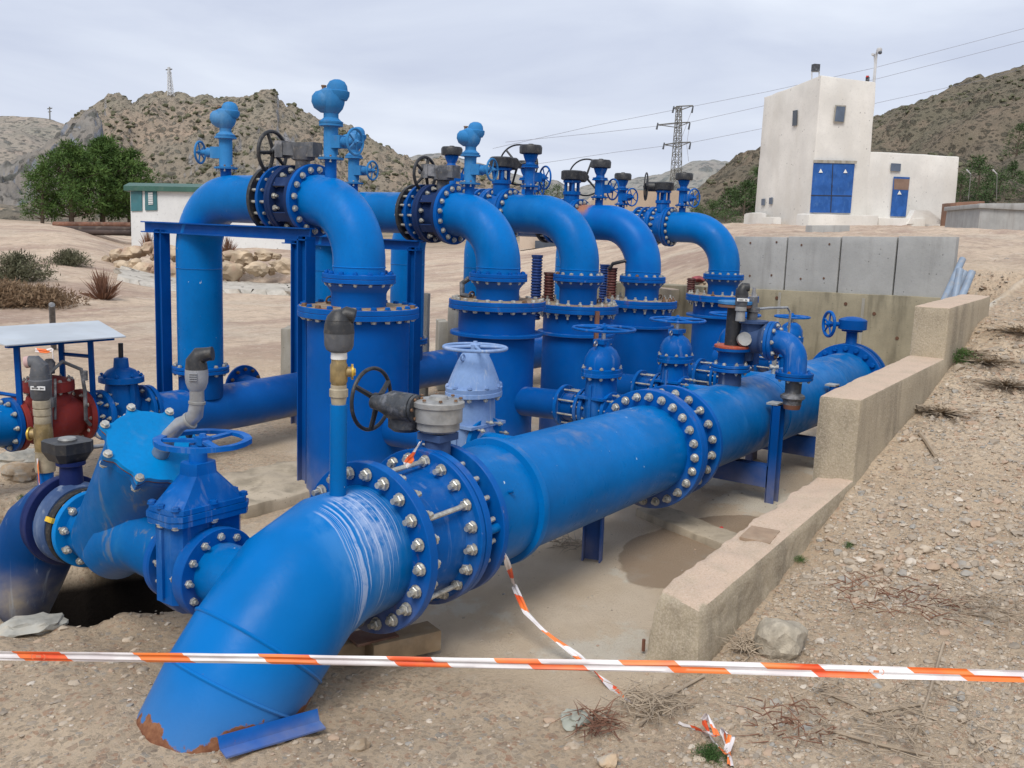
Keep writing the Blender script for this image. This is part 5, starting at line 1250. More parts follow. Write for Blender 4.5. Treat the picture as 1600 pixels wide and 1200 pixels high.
# ================================================================== concrete walls
T = Thing('stepped_wall', (5.6, 1.62, 0), 'low cast concrete side wall rising in three steps beside the big pipe', 'wall')
import bmesh
def rough_block(pts, cut=.10, amp=.006, bevel=.02, seed=0):
    """8 corner block -> bevelled, subdivided, slightly weathered"""
    bm = bmesh.new(); vv = [bm.verts.new(p) for p in pts]
    for f in [(3, 2, 1, 0), (4, 5, 6, 7), (0, 1, 5, 4), (1, 2, 6, 5), (2, 3, 7, 6), (3, 0, 4, 7)]: bm.faces.new([vv[i] for i in f])
    bmesh.ops.bevel(bm, geom=bm.edges[:], offset=bevel, segments=2, affect='EDGES', profile=.6)
    for _ in range(9):
        es = [e for e in bm.edges if e.calc_length() > cut]
        if not es: break
        bmesh.ops.subdivide_edges(bm, edges=es, cuts=1, use_grid_fill=True)
    bmesh.ops.triangulate(bm, faces=[f for f in bm.faces if len(f.verts) > 4])
    bm.normal_update()
    for v in bm.verts:
        n = mn.fractal(v.co*5+V((seed, 0, 0)), 1, 2, 4)+.4*mn.noise(v.co*22)
        edge = 1+1.6*max(0, 1-abs(abs(v.normal.z)-.5)*4)
        v.co += v.normal*n*amp*edge
    m = MB(); bm.verts.index_update(); m.add([v.co.copy() for v in bm.verts], [tuple(v.index for v in f.verts) for f in bm.faces]); bm.free(); return m
def blk(x0, x1, y0, y1, zb, za, zc):
    return [(x0, y0, zb), (x1, y0, zb), (x1, y1, zb), (x0, y1, zb), (x0, y0, za), (x1, y0, zc), (x1, y1, zc), (x0, y1, za)]
YI, YO = 1.735, 1.515
m = rough_block([(3.36, 1.50, -.3), (5.24, YO, -.3), (5.24, YI, -.3), (3.30, 1.77, -.3), (3.40, 1.53, .262), (5.24, YO, .452), (5.24, YI, .440), (3.44, YI, .285)], .028, .013, .03, 1); T.part('low_step', m, 'wall_low')
m = rough_block(blk(5.18, 7.05, YO, YI+.002, -.3, .875, .945), .08, .005, .016, 2); T.part('middle_step', m, 'wall_low')
m = rough_block(blk(6.95, 8.25, YO, YI+.004, -.3, 1.275, 1.31), .08, .005, .014, 3); T.part('top_step', m, 'wall_low')
m = MB().add([(4.15, YO+.04, .346), (4.32, YO+.06, .361), (4.30, YI-.03, .363), (4.14, YI-.04, .348), (4.15, YO+.04, .334), (4.32, YO+.06, .346), (4.30, YI-.03, .346), (4.14, YI-.04, .334)], [(0, 1, 2, 3), (7, 6, 5, 4), (0, 4, 5, 1), (1, 5, 6, 2), (2, 6, 7, 3), (3, 7, 4, 0)])
single('flat_tile', m, simple('brown_tile', (.30, .21, .14), .85, 0, .2, 9, .2, .4), 'thin brown rectangular tile lying on the low step of the concrete wall', 'tile')
T = Thing('back_wall', (10.5, 4.4, 0), 'stained concrete back wall behind the far end of the big pipe', 'wall')
m = rough_block([(10.45, 2.0, -.3), (10.75, 2.0, -.3), (10.75, 6.7, -.3), (10.45, 6.7, -.3), (10.45, 2.0, 1.165), (10.75, 2.0, 1.165), (10.75, 6.7, 1.07), (10.45, 6.7, 1.07)], .25, .003, .012, 4); T.part('wall_body', m, 'wall_back')
m = MB()
for y, z in ((4.05, 1.04), (3.3, 1.03), (2.75, .72), (3.0, .95)): m.lathe([(0, .018), (.01, .018)], (10.452, y, z), (-1, 0, 0), 10)
T.part('form_hole', m, 'brown_hole')
m = MB()
for y in (4.02, 3.12): m.box((10.447, y, .55), (.006, .03, 1.1))
T.part('board_joint', m, 'rubble')
ys = [2.285, 2.85, 3.42, 4.0, 4.62]
sl = ['rightmost grey precast slab standing on the back wall, with a faint ring mark', 'second grey precast slab from the right on the back wall', 'third grey precast slab from the right on the back wall, with small holes', 'leftmost grey precast slab on the back wall, partly behind the farthest bend']
for k in range(4):
    za = 1.757-.02*k; m = rough_block([(10.50, ys[k]+.008, 1.10), (10.62, ys[k]+.008, 1.10), (10.62, ys[k+1]-.008, 1.10), (10.50, ys[k+1]-.008, 1.10), (10.50, ys[k]+.008, za), (10.62, ys[k]+.008, za), (10.62, ys[k+1]-.008, za-.012), (10.50, ys[k+1]-.008, za-.012)], .12, .0015, .006, 5+k)
    o = single('concrete_slab', m, 'wall_slab', sl[k], 'slab', (10.56, (ys[k]+ys[k+1])/2, 1.10), 'grey precast slabs on the back wall')
    if k >= 2:
        h_ = MB()
        for a, b in ((.12, .52), (.42, .5), (.15, .16), (.40, .14)): h_.lathe([(0, .011), (.004, .011)], (10.4975, ys[k]+a, 1.12+b), (-1, 0, 0), 8)
        q = build('lifting_hole', h_, 'brown_hole', o, (10.56, (ys[k]+ys[k+1])/2, 1.10))
# lower pale coping that runs left from the back wall
m = rough_block([(10.2, 5.2, .9), (10.4, 5.2, .9), (11.6, 7.4, .9), (11.4, 7.4, .9), (10.2, 5.2, 1.06), (10.4, 5.2, 1.06), (11.6, 7.4, 1.12), (11.4, 7.4, 1.12)], .2, .003, .01, 9); single('concrete_kerb', m, 'wall_low', 'long pale concrete coping seen between the fourth and farthest bends', 'kerb')
# leaning conduit offcuts between the stepped wall and the slabs
for k, (a, b) in enumerate([((1480, 480, 9.2), (1508, 425, 9.3)), ((1490, 478, 9.0), (1500, 421, 9.1)), ((1500, 470, 8.8), (1519, 425, 8.9)), ((1472, 476, 9.4), (1504, 405, 9.7))]):
    m = MB().cyl(at(*a), at(*b), .032, seg=14)
    single('plastic_pipe', m, 'blue_grey_pipe', ['blue grey plastic pipe leaning leftmost at the end of the slabs', 'blue grey plastic pipe standing nearly upright by the slabs', 'blue grey plastic pipe leaning right, outermost of the bundle', 'longest blue grey plastic pipe, reaching above the others'][k], 'pipe', None, 'plastic pipes leaning by the slabs')
# loose concrete among the tanks
for (a, sz, rz, lab) in [((660, 556, 9.8), (.07, .12, .62), .3, 'thin upright concrete post right of the nearest tank'), ((690, 536, 10.4), (.35, .1, .24), .8, 'low concrete block left of the second tank'), ((709, 530, 10.2), (.14, .12, .36), .6, 'taller stained concrete block beside the second tank collar'),
                       ((462, 530, 8.6), (.2, .2, .10), .5, 'small pale concrete piece behind the nearest tank')]:
    p = at(*a); r = Matrix.Rotation(rz, 3, 'Z'); x, y, z = sz
    pts = [p+r @ V((sx*x/2, sy*y/2, 0)) for sx, sy in ((-1, -1), (1, -1), (1, 1), (-1, 1))]
    p0 = min(0., p.z)
    m = rough_block([V((q.x, q.y, min(p.z, .1)-.1)) for q in pts]+[V((q.x, q.y, p.z+z)) for q in pts], .15, .006, .012, 11); single('concrete_block', m, 'rubble', lab, 'block')
m = rough_block([(3.55, 4.42, -.2), (4.62, 4.40, -.2), (4.55, 5.0, -.2), (3.45, 5.25, -.2), (3.55, 4.42, .07), (4.62, 4.40, .09), (4.55, 5.0, .10), (3.45, 5.25, .06)], .08, .02, .02, 13)
single('concrete_pad', m, 'old_slab', 'cracked dusty concrete pad beside the foot of the nearest tank', 'slab')
m = rough_block([(3.05, 4.35, -.2), (3.4, 4.42, -.2), (3.35, 5.1, -.2), (3.0, 4.9, -.2), (3.05, 4.35, .22), (3.4, 4.42, .28), (3.35, 5.1, .30), (3.0, 4.9, .24)], .08, .02, .02, 14)
single('concrete_pad', m, 'old_slab', 'pale concrete lump behind the black gearbox wheel', 'slab')

m = rough_block([(4.75, 1.75, -.1), (4.95, 1.74, -.1), (5.35, 2.75, -.1), (5.15, 2.78, -.1), (4.75, 1.75, .045), (4.95, 1.74, .055), (5.35, 2.75, .06), (5.15, 2.78, .05)], .06, .01, .012, 17)
single('concrete_sill', m, 'old_slab', 'low cracked concrete sill on the floor crossing under the big pipe flange', 'kerb')

# ================================================================== buildings
def onplane(u, v, P, n):
    o = V(CAM); d = at(u, v, 1.)-o; return o+d*((V(P)-o).dot(n)/d.dot(n))
def panel(T, name, quad, P, n, mat, off=.02, th=.04, parent=None):
    """quad of pixels laid on a wall plane as a slightly proud panel"""
    q = [onplane(u, v, P, n)+n*off for u, v in quad]; m = MB(); m.hexa([q[0]-n*th, q[1]-n*th, q[1], q[0], q[3]-n*th, q[2]-n*th, q[2], q[3]])
    return T.part(name, m, mat, parent, smooth=0)
def solid(fl, fr, bd, zb, ztl, ztr, ztb, batter=0.):
    """fl, fr: front corners (ground), bd: vector to the back; returns hexa points"""
    fl, fr, bd = V(fl), V(fr), V(bd); ctr_ = (fl+fr+fl+bd+fr+bd)/4
    base = [V((p.x, p.y, zb)) for p in (fl, fr, fr+bd, fl+bd)]
    top = [V((p.x, p.y, z)) for p, z in zip((fl, fr, fr+bd, fl+bd), (ztl, ztr, ztb, ztb))]
    top = [t+(V((ctr_.x, ctr_.y, t.z))-t)*batter for t in top]
    return base+top
A, B = at(1264, 352, 52), at(1353, 350, 52.6)
Lb = at(1176, 366, 58); bd = V((Lb.x-A.x, Lb.y-A.y, 0))
zt = at(1267, 122, 52).z
T = Thing('transformer_tower', (A.x, A.y, A.z), 'white two storey tower house with blue double doors and a low annex at right', 'building')
hx = solid(A, B, bd, A.z-1., zt, zt-.15, at(1199, 157, 58).z, .03)
m = rough_block(hx, 1.2, .03, .10, 21); T.part('tower_wall', m, 'render_white')
nF = (B-A).cross(ZA).normalized(); nF = nF if nF.dot(V(CAM)-A) > 0 else -nF
nL = bd.cross(ZA).normalized(); nL = nL if nL.dot(V(CAM)-A) > 0 else -nL
AF = A+nF*.02; AL = A+nL*.02
C = at(1491, 350, 54.6); B2 = V((B.x, B.y, 0))+(B-A).normalized()*-.3
hx2 = solid((B2.x, B2.y, 0), C, bd*.8, A.z-1., at(1360, 238, 52.6).z, at(1498, 245, 54.4).z, at(1360, 238, 52.6).z, .012)
hx2 = [p-nF*.02 for p in hx2]
m = rough_block(hx2, 1.2, .03, .12, 22); T.part('annex_wall', m, 'render_white')
nA = (C-V((B2.x, B2.y, C.z))).cross(ZA).normalized(); nA = nA if nA.dot(V(CAM)-C) > 0 else -nA
dr = panel(T, 'double_door', [(1265, 332), (1328, 333), (1335, 253), (1271, 251)], AF, nF, 'door_blue', .06)
panel(T, 'door_gap', [(1296.2, 332), (1297.4, 332), (1301, 253), (1300, 253)], AF, nF, 'ink', .08, .01, dr)
panel(T, 'door_rail', [(1266, 306), (1329.5, 307), (1329.6, 305.6), (1266.2, 304.6)], AF, nF, 'ink', .075, .01, dr)
m_ = .0
def tri(T, c, s, P, n, parent):
    q = [onplane(c[0]-s, c[1]+s*.9, P, n)+n*.09, onplane(c[0]+s, c[1]+s*.9, P, n)+n*.09, onplane(c[0], c[1]-s, P, n)+n*.09]
    m = MB().prism(q, n*.01); T.part('warning_sign', m, 'sign_white', parent, smooth=0)
tri(T, (1281, 267), 3.2, AF, nF, dr); tri(T, (1319.5, 267.5), 3.2, AF, nF, dr)
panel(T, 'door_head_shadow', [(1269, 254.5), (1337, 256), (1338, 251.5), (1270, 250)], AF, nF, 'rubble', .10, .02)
d2 = panel(T, 'door', [(1390.5, 338), (1414, 338.5), (1420.5, 277), (1396, 276)], C, nA, 'door_blue', .06)
panel(T, 'brown_patch', [(1395, 296), (1418, 297), (1420, 280), (1396, 279)], C, nA, simple('rusty_brown_paint', (.22, .14, .10), .7, 0, .2, 2), .07, .01, d2); tri(T, (1403.5, 301), 3.2, C, nA, d2)
panel(T, 'vent_window', [(1391, 267), (1406, 268), (1407, 256), (1392, 255)], C, nA, 'window_blue', .05)
wf = panel(T, 'window', [(1302.3, 191), (1318.7, 192), (1321.8, 165), (1305.3, 164)], AF, nF, 'rubble', .03)
panel(T, 'pane', [(1303.5, 189.5), (1317.5, 190.5), (1320.3, 167), (1306.5, 166)], AF, nF, 'window_blue', .05, .02, wf)
panel(T, 'window', [(1239, 197), (1245.5, 196), (1246.5, 172), (1240, 173)], AL, nL, 'dark_glass', .05)
panel(T, 'door_handle', [(1297.8, 293), (1299.4, 293), (1299.6, 289), (1298, 289)], AF, nF, 'ink', .09, .02, dr)
for a in ((1190.5, 321), (1202.5, 319)): panel(T, 'vent', [(a[0], a[1]), (a[0]+4.6, a[1]), (a[0]+5, a[1]-10.5), (a[0]+.4, a[1]-10)], AL, nL, 'window_blue', .05)
m = MB(); q0 = at(1172, 366, 57); m = rough_block(solid(at(1173, 366, 57.5), at(1196, 364, 56), V((.9, .9, 0)), A.z-1.4, at(1172, 332, 57).z, at(1196, 332, 56).z, at(1172, 332, 57).z, .02), 1., .02, .08, 23); T.part('plinth', m, 'render_white')
m = rough_block(solid(at(1207, 364, 54.5), at(1220, 362, 54), V((.8, 1.2, 0)), A.z-1.4, at(1207, 339, 54.5).z, at(1220, 339, 54).z, at(1207, 339, 54).z, .02), 1., .02, .06, 24); T.part('buttress', m, 'render_white')
m = MB().lathe([(0, .24), (.02, .24)], at(1195, 361, 55.6), nL, 18); T.part('arched_drain', m, 'brown_hole')
m = rough_block(solid(at(1262, 353, 50.8), at(1372, 352, 51.6), V((.9, 1.0, 0)), A.z-1.3, at(1262, 334, 50.8).z, at(1372, 337, 51.6).z, at(1262, 334, 50.8).z, .01), 1., .03, .06, 25); T.part('loading_step', m, 'render_white')
m = rough_block(solid(at(1372, 351, 51.8), at(1446, 350, 52.6), V((.9, 1.0, 0)), A.z-1.3, at(1372, 340, 51.6).z, at(1446, 341, 52.6).z, at(1372, 340, 51.8).z, .01), 1., .02, .06, 26); T.part('door_step', m, 'render_white')
m = MB(); a0, a1 = at(1418, 350, 52.2), at(1478, 350, 53.4); b0, b1 = at(1430, 328, 52.4), at(1452, 329, 52.8); m.prism([a0, a1, b1, b0], -nF*.45); T.part('ramp', m, 'render_white', smooth=0)
m = MB()
p0 = at(1270, 122, 52.4); 
for u in (1268.5, 1280): m.tube([at(u, 124, 52.4), at(u, 112, 52.4)], .035, 6)
m.tube([at(1268.5, 112, 52.4), at(1280, 112, 52.4)], .035, 6)
T.part('lamp_bracket', m, 'white_pole'); m = MB().box(at(1274.5, 106, 52.3), (.34, .30, .36), Matrix.Rotation(-.7, 3, 'Z')); T.part('floodlight', m, 'dark_cast')
m = MB().box(at(1355.5, 124, 52.5), (.16, .16, .26)); T.part('siren', m, 'dark_cast'); m = MB().box(at(1355.5, 119.5, 52.4), (.12, .12, .08)); T.part('siren_lamp', m, 'red_plastic')
T2 = Thing('camera_mast', at(1356, 258, 52.3), 'tall leaning grey mast with cameras on top, fixed to the white tower wall', 'mast')
m = MB().tube([at(1355.5, 260, 52.2), at(1362, 180, 52.2), at(1369.5, 84, 52.2), at(1371.5, 76, 52.2)], [.05, .065, .06, .05], 8); T2.part('pole', m, 'white_pole')
m = MB().tube([at(1361, 165, 52.1), at(1366.5, 100, 52.1), at(1366, 86, 52.1)], .03, 6).box(at(1364.5, 85.5, 52.), (.26, .12, .10)); T2.part('side_pole', m, 'white_pole')
m = MB().lathe([(-.16, .12), (0, .15), (.08, .13), (.12, .05)], at(1374, 78, 52.), ZA, 12); T2.part('dome_camera', m, 'white_pole'); m = MB().blob(at(1375, 82, 51.95), (.11, .11, .10), 0, 1, 2); T2.part('camera_glass', m, 'dark_glass')
m = MB().tube([at(1346, 186, 52.), at(1350, 176, 52.), at(1355, 168, 52.), at(1358, 165, 52.)], [.02, .03, .05, .03], 6); T2.part('bracket', m, 'dark_cast')

m = rough_block(solid(at(1268, 369, 30), at(1327, 368, 30), V((.25, .3, 0)), 1., at(1268, 352, 30).z, at(1327, 352, 30).z, at(1268, 352, 30).z), .6, .004, .02, 31); single('concrete_barrier', m, 'wall_slab', 'grey concrete panel standing upright in front of the white tower, above the slabs', 'panel')
m = rough_block(solid(at(1527, 358, 38), at(1680, 357, 40), V((4.6, 2.3, 0)), 1., at(1534, 322, 38).z, at(1680, 321, 40).z, at(1534, 320, 38).z, .03), 1., .02, .05, 32)
T = Thing('water_tank', at(1527, 356, 38), 'low grey concrete water tank at the right edge beyond the slope', 'tank'); T.part('tank_wall', m, 'wall_slab')
m = rough_block(solid(at(1530, 323.5, 37.8), at(1684, 322.5, 39.8), V((4.7, 2.35, 0)), at(1530, 325, 37.8).z, at(1530, 318, 37.8).z, at(1684, 317, 39.8).z, at(1530, 318, 37.8).z), 1.2, .01, .03, 33); T.part('roof_slab', m, 'wall_slab')
T = Thing('brown_tank', at(1513, 348, 50), 'rust brown round tank wall with a dark round opening right of the white annex', 'tank')
m = rough_block(solid(at(1491, 348, 50), at(1536, 347, 50), V((2.6, 1.3, 0)), 1.2, at(1491, 316, 50).z, at(1538, 314, 50).z, at(1491, 316, 50).z, .02), 1., .03, .06, 34); T.part('tank_wall', m, simple('rust_brown_render', (.24, .13, .085), .85, 0, .3, .8, .2, .1)); m = MB().lathe([(0, .22), (.03, .22)], at(1506, 336, 49.9), -FW, 18); T.part('opening', m, 'ink')
for u, lab in ((1557, 'thin pale lamp post with a short arm right of the brown tank'), (1516, 'thin pale lamp post leaning behind the brown tank')):
    T = Thing('lamp_post', at(u-(3 if u < 1530 else 0), 308, 62), lab, 'lamp post')
    m = MB().tube([at(u-(3 if u < 1530 else 0), 312, 62), at(u+1, 272, 62)], .022, 6); T.part('pole', m, 'pylon_steel'); m = MB().tube([at(u+1, 272, 62), at(u-6, 265, 62)], [.02, .045], 6); T.part('lamp_head', m, 'white_pole')
# beige halls in the middle distance
T = Thing('beige_hall', at(1000, 383, 62), 'beige flat topped hall with a curved left end behind the gooseneck bends', 'building')
f0, f1 = at(934, 384, 62), at(1066, 384, 66)
pl = [at(918, 384, 61), at(1072, 384, 66), at(1072, 298, 66), at(960, 297, 62.3), at(940, 300, 61.7), at(927, 312, 61.3), at(919, 335, 61)]
m = MB().prism(pl, FW*9); T.part('hall_wall', m, 'beige_wall', smooth=0)
T = Thing('low_store', at(900, 386, 55), 'low pale beige store with a dark opening seen under the third bend', 'building')
m = MB().hexa([at(812, 388, 55), at(960, 388, 57), at(960, 388, 57)+FW*4, at(812, 388, 55)+FW*4, at(812, 367, 55), at(960, 360, 57), at(960, 360, 57)+FW*4, at(812, 367, 55)+FW*4]); T.part('store_wall', m, 'pinkish_wall', smooth=0)
m = MB().hexa([at(836, 388, 54.9), at(868, 388, 55.3), at(868, 388, 55.5), at(836, 388, 55.1), at(836, 376, 54.9), at(868, 376, 55.3), at(868, 376, 55.5), at(836, 376, 55.1)]); T.part('dark_opening', m, 'dark_glass', smooth=0)
m = MB().prism([at(926, 392, 50), at(970, 392, 50), at(958, 384, 50), at(930, 383, 50)], FW*3); single('sand_heap', m, 'pinkish_wall', 'small pale heap of sand in front of the beige hall', 'heap')
T = Thing('concrete_shed', at(1040, 386, 58), 'pale low concrete wall at the foot of the beige hall', 'wall'); m = MB().hexa([at(960, 388, 56), at(1130, 376, 58), at(1130, 376, 58)+FW, at(960, 388, 56)+FW, at(960, 376, 56), at(1130, 362, 58), at(1130, 362, 58)+FW, at(960, 376, 56)+FW]); T.part('wall_body', m, 'wall_slab', smooth=0)
m = MB().prism([at(1140, 369, 56), at(1174, 368, 56), at(1172, 352, 56), at(1158, 352, 56)], FW*2); single('earth_heap', m, simple('ochre_earth', (.40, .29, .17), .9, 0, .2, 1), 'ochre earth heap left of the white tower plinth', 'heap')
# white cabin with green roof trim
T = Thing('site_cabin', at(203, 392, 44), 'long white prefabricated cabin with dark green roof trim on the left', 'building')
a, b = at(206, 400, 43), at(520, 412, 38.5); ca_, cb_ = at(330, 400, 41.2), None
zr = at(201, 293, 43).z; zb_ = a.z-.3; zr2 = at(396, 279, 40.2).z
bdv = V((2.0, 2.7, 0))
m = MB().hexa([V((a.x, a.y, zb_)), V((b.x, b.y, zb_)), V((b.x, b.y, zb_))+bdv, V((a.x, a.y, zb_))+bdv, V((a.x, a.y, zr)), V((b.x, b.y, zr)), V((b.x, b.y, zr))+bdv, V((a.x, a.y, zr))+bdv]); T.part('cabin_wall', m, 'cabin_white', smooth=0)
nC = (b-a).cross(ZA).normalized(); nC = nC if nC.dot(V(CAM)-a) > 0 else -nC
ap, bp = V((a.x, a.y, zr))+nC*.18-(b-a).normalized()*.2, V((b.x, b.y, zr))+nC*.18
m = MB().hexa([ap-ZA*.14, bp-ZA*.14, bp-ZA*.14+bdv*1.1, ap-ZA*.14+bdv*1.1, ap+ZA*.06, bp+ZA*.06, bp+ZA*.3+bdv*1.1, ap+ZA*.3+bdv*1.1]); T.part('roof', m, 'teal', smooth=0)
panel(T, 'window', [(206, 330), (223, 329.5), (222.5, 298), (205.5, 299)], a, nC, 'teal_shutter', .05)
w_ = panel(T, 'window', [(228, 329), (246.5, 328.5), (245.5, 297), (227.5, 298)], a, nC, 'teal_shutter', .05); panel(T, 'louvre', [(234, 320), (241, 319.5), (240.5, 300.5), (233.5, 301)], a, nC, 'cabin_white', .08, .02, w_)
for k in range(5):
    v = 304+k*3.4; panel(T, 'louvre_slat', [(234, v+.8), (241, v+.6), (241, v), (234, v+.2)], a, nC, 'teal_shutter', .09, .01, w_)
panel(T, 'wall_base', [(344, 403), (470, 406), (470, 402.5), (344, 399.5)], a, nC, 'wall_slab', .10, .05)
# rusty pipes stacked on the bank
for k, (u0, v0, u1, v1, d, r, mt) in enumerate([(84, 350.5, 205, 351.5, 46, .10, 'rust_steel'), (74, 357, 205, 358.5, 45, .10, 'dark_rust'), (72, 362, 205, 364, 44.6, .10, 'dark_rust'), (90, 355.5, 205, 357, 46.4, .1, 'dark_rust')]):
    if 'dark_rust' not in M: M['dark_rust'] = simple('dark_brown_steel', (.05, .032, .026), .8, 0, .4, 1.5)
    m = MB().cyl(at(u0, v0, d), at(u1, v1, d-.5), r*1.25, seg=12); single('rusty_pipe', m, mt, ['orange rusty pipe, topmost of the stack on the bank', 'dark brown pipe in the middle of the stack on the bank', 'lowest dark pipe of the stack on the bank', 'dark pipe at the back of the stack on the bank'][k], 'pipe', None, 'rusty pipes stacked on the bank')
# boulder retaining wall
BM = simple('ochre_boulder', (.46, .36, .25), .9, 0, .35, 2.2, .9, .25, c2=(.38, .25, .18))
random.seed(12)
rows = [[(196, 424, 19, 13), (228, 428, 15, 14), (252, 420, 13, 13), (275, 428, 17, 13), (360, 425, 19, 13), (402, 421, 17, 12), (444, 418, 20, 11), (212, 414, 9, 7), (240, 429, 7, 10)], [(187, 402, 12, 9), (211, 397, 15, 9), (232, 390, 9, 8), (249, 396, 10, 9), (275, 398, 14, 10), (359, 402, 15, 7), (382, 406, 17, 12), (414, 402, 15, 8), (300, 401, 16, 11), (325, 404, 13, 10), (240, 403, 6, 5), (310, 424, 18, 13), (336, 427, 10, 10), (424, 425, 7, 5), (432, 403, 7, 5), (168, 408, 8, 7), (290, 412, 8, 6), (342, 413, 8, 6)]]
kk = 0
for ri, row in enumerate(rows):
    for (u, v, w_, h_) in row:
        d = 26.3+.45*ri; s = d/FPX; m = MB().blob(at(u, v-2, d), (w_*s*1.15, w_*s*.9, h_*s*1.15), .16, kk*1.7+3, 3, 1.15, 1.0); kk += 1
        single('boulder', m, BM, 'ochre boulder piled in the low retaining wall in front of the white cabin', 'boulder', None, 'boulders of the retaining wall', smooth=25)
# ---- pylons and wires
T = Thing('pylon', at(1056, 312, 80), 'steel lattice power pylon with crossarms behind the farthest vents', 'pylon')
def lat(m, b0, t0, w0, w1, n, r):
    for k in range(n):
        f0_, f1_ = k/n, (k+1)/n; c0_, c1_ = b0.lerp(t0, f0_), b0.lerp(t0, f1_); a0_, a1_ = w0+(w1-w0)*f0_, w0+(w1-w0)*f1_
        q0 = [c0_+V((sx*a0_, sy*a0_, 0)) for sx, sy in ((-1, -1), (1, -1), (1, 1), (-1, 1))]; q1 = [c1_+V((sx*a1_, sy*a1_, 0)) for sx, sy in ((-1, -1), (1, -1), (1, 1), (-1, 1))]
        for j in range(4):
            m.tube([q0[j], q1[j]], r, 4); m.tube([q0[j], q1[(j+1) % 4]], r*.6, 4); m.tube([q1[j], q0[(j+1) % 4]], r*.6, 4); m.tube([q1[j], q1[(j+1) % 4]], r*.5, 4)
pb, pt_ = at(1054, 330, 80), at(1061, 166, 80)
m = MB(); lat(m, pb, pt_, .42, .16, 13, .035); T.part('lattice', m, 'pylon_steel', smooth=0)
for (u, v, l, r) in ((1061, 167, 8, 22), (1057, 193, 29, 21), (1058, 224, 20, 21)):
    m = MB().tube([at(u-l, v+2, 80), at(u, v-1, 80), at(u+r, v-2, 80)], .05, 4).tube([at(u-l, v+2, 80), at(u, v+6, 80), at(u+r, v-2, 80)], .035, 4)
    ca = T.part('crossarm', m, 'pylon_steel', smooth=0)
    for e_ in (u-l, u+r):
        m = MB().tube([at(e_, v-1, 80), at(e_-2, v+9, 80)], [.06, .09], 6); T.part('insulator', m, 'dark_cast', ca)
m = MB().tube([at(1083, 167, 80), at(1064, 218, 80)], .02, 4).tube([at(1078, 192, 80), at(1073, 226, 80), at(1076, 252, 80)], .02, 4); T.part('jumper_cable', m, 'wire_mat')
for k, pts_ in enumerate([[(1640, 34, 50), (1362, 107, 66), (1200, 143, 74), (1083, 166, 80), (930, 196, 110), (770, 232, 160)], [(1640, 54, 50), (1375, 122, 66), (1195, 165, 74), (1078, 191, 80), (940, 207, 110), (790, 222, 160)], [(1640, 96, 50), (1530, 126, 56), (1365, 162, 66), (1195, 200, 74), (1079, 223, 80), (960, 238, 110), (820, 259, 160)]]):
    m = MB().tube([at(*p) for p in pts_], [.011*p[2]/60 for p in pts_], 5); single('power_line', m, 'wire_mat', ['highest of the three power lines crossing the sky', 'middle of the three power lines crossing the sky', 'lowest of the three power lines, passing right above the white annex'][k], 'power line', None, 'power lines of the pylon')
T = Thing('pylon', at(265, 148, 425), 'slender pale mast on the summit of the rocky mountain', 'pylon'); m = MB(); lat(m, at(267, 150, 425), at(264, 105, 425), 1., .35, 8, .16); T.part('lattice', m, 'white_pole', smooth=0); m = MB().tube([at(259, 109, 425), at(269, 108, 425)], .25, 4).tube([at(261, 114, 425), at(268, 114, 425)], .2, 4); T.part('crossarm', m, 'pylon_steel')
T = Thing('pylon', at(78, 185, 600), 'tiny far pylon on the pale hill at the left', 'pylon'); m = MB().tube([at(78, 187, 600), at(77.5, 167, 600)], .45, 4); T.part('pole', m, 'pylon_steel'); m = MB().tube([at(74, 170, 600), at(81.5, 169, 600)], .3, 4).tube([at(75, 175, 600), at(80.5, 174, 600)], .25, 4); T.part('crossarm', m, 'pylon_steel')
m = MB().tube([ground_at(84, 540)-ZA*.3, at(81, 476, 11.5)], .035, 12); single('steel_post', m, 'grey_cast', 'grey steel post standing behind the small sheet metal roof', 'post')

# ================================================================== small things on the ground
random.seed(21)
STONE = simple('grey_limestone', (.34, .33, .29), .9, 0, .3, 12, .6, .3, c2=(.44, .40, .33)); STONE2 = simple('tan_stone', (.42, .31, .20), .9, 0, .35, 9, .6, .4, c2=(.36, .33, .28))
GREEN_ST = simple('greenish_stone', (.30, .31, .26), .9, 0, .3, 12, .6, .3)
def stone(u, v, sz, mat, label, seed, rough=.3, flat=.5, z=None, sub=3, up=.25):
    p = ground_at(u, v) if z is None else onZ_(u, v, z)
    m = MB().blob(p+ZA*sz[2]*up, sz, rough, seed, sub, 1.2, flat); return single('stone', m, mat, label, 'stone', None, smooth=28)
def onZ_(u, v, z):
    d = at(u, v, 1.)-V(CAM); t = (z-EYE)/d.z; return V(CAM)+d*t
st = stone(1217, 1012, (.105, .095, .082), simple('crusty_pale_rock', (.40, .35, .27), .95, 0, .3, 18, 1., .3, c2=(.22, .19, .15)), 'rounded pale boulder the size of a football, right of the low wall end', 4, .15, .35, up=.6)
stone(64, 962, (.08, .09, .085), STONE, 'pointed grey stone on the rim of the dark pit', 8, .35, .8, up=.5)
stone(58, 990, (.12, .09, .03), STONE, 'flat grey stone slab just below the pointed stone at the pit rim', 9, .25, .8)
stone(218, 900, (.09, .10, .06), STONE, 'grey stone at the right side of the pit, under the gate valve flange', 14, .3, .6, up=.2)
stone(180, 872, (.15, .11, .07), STONE2, 'brown rock overhanging the back of the pit', 15, .35, .6, z=-.02, up=.1)
stone(30, 742, (.10, .10, .07), STONE2, 'orange brown rock left of the taped riser pipe', 16, .25, .4, up=.5)
stone(60, 716, (.30, .16, .07), STONE, 'broken concrete ledge under the red valve', 19, .3, .8, up=.1)
stone(1040, 965, (.03, .03, .02), STONE2, 'small stone lying against the front of the low wall', 22, .3, .5)
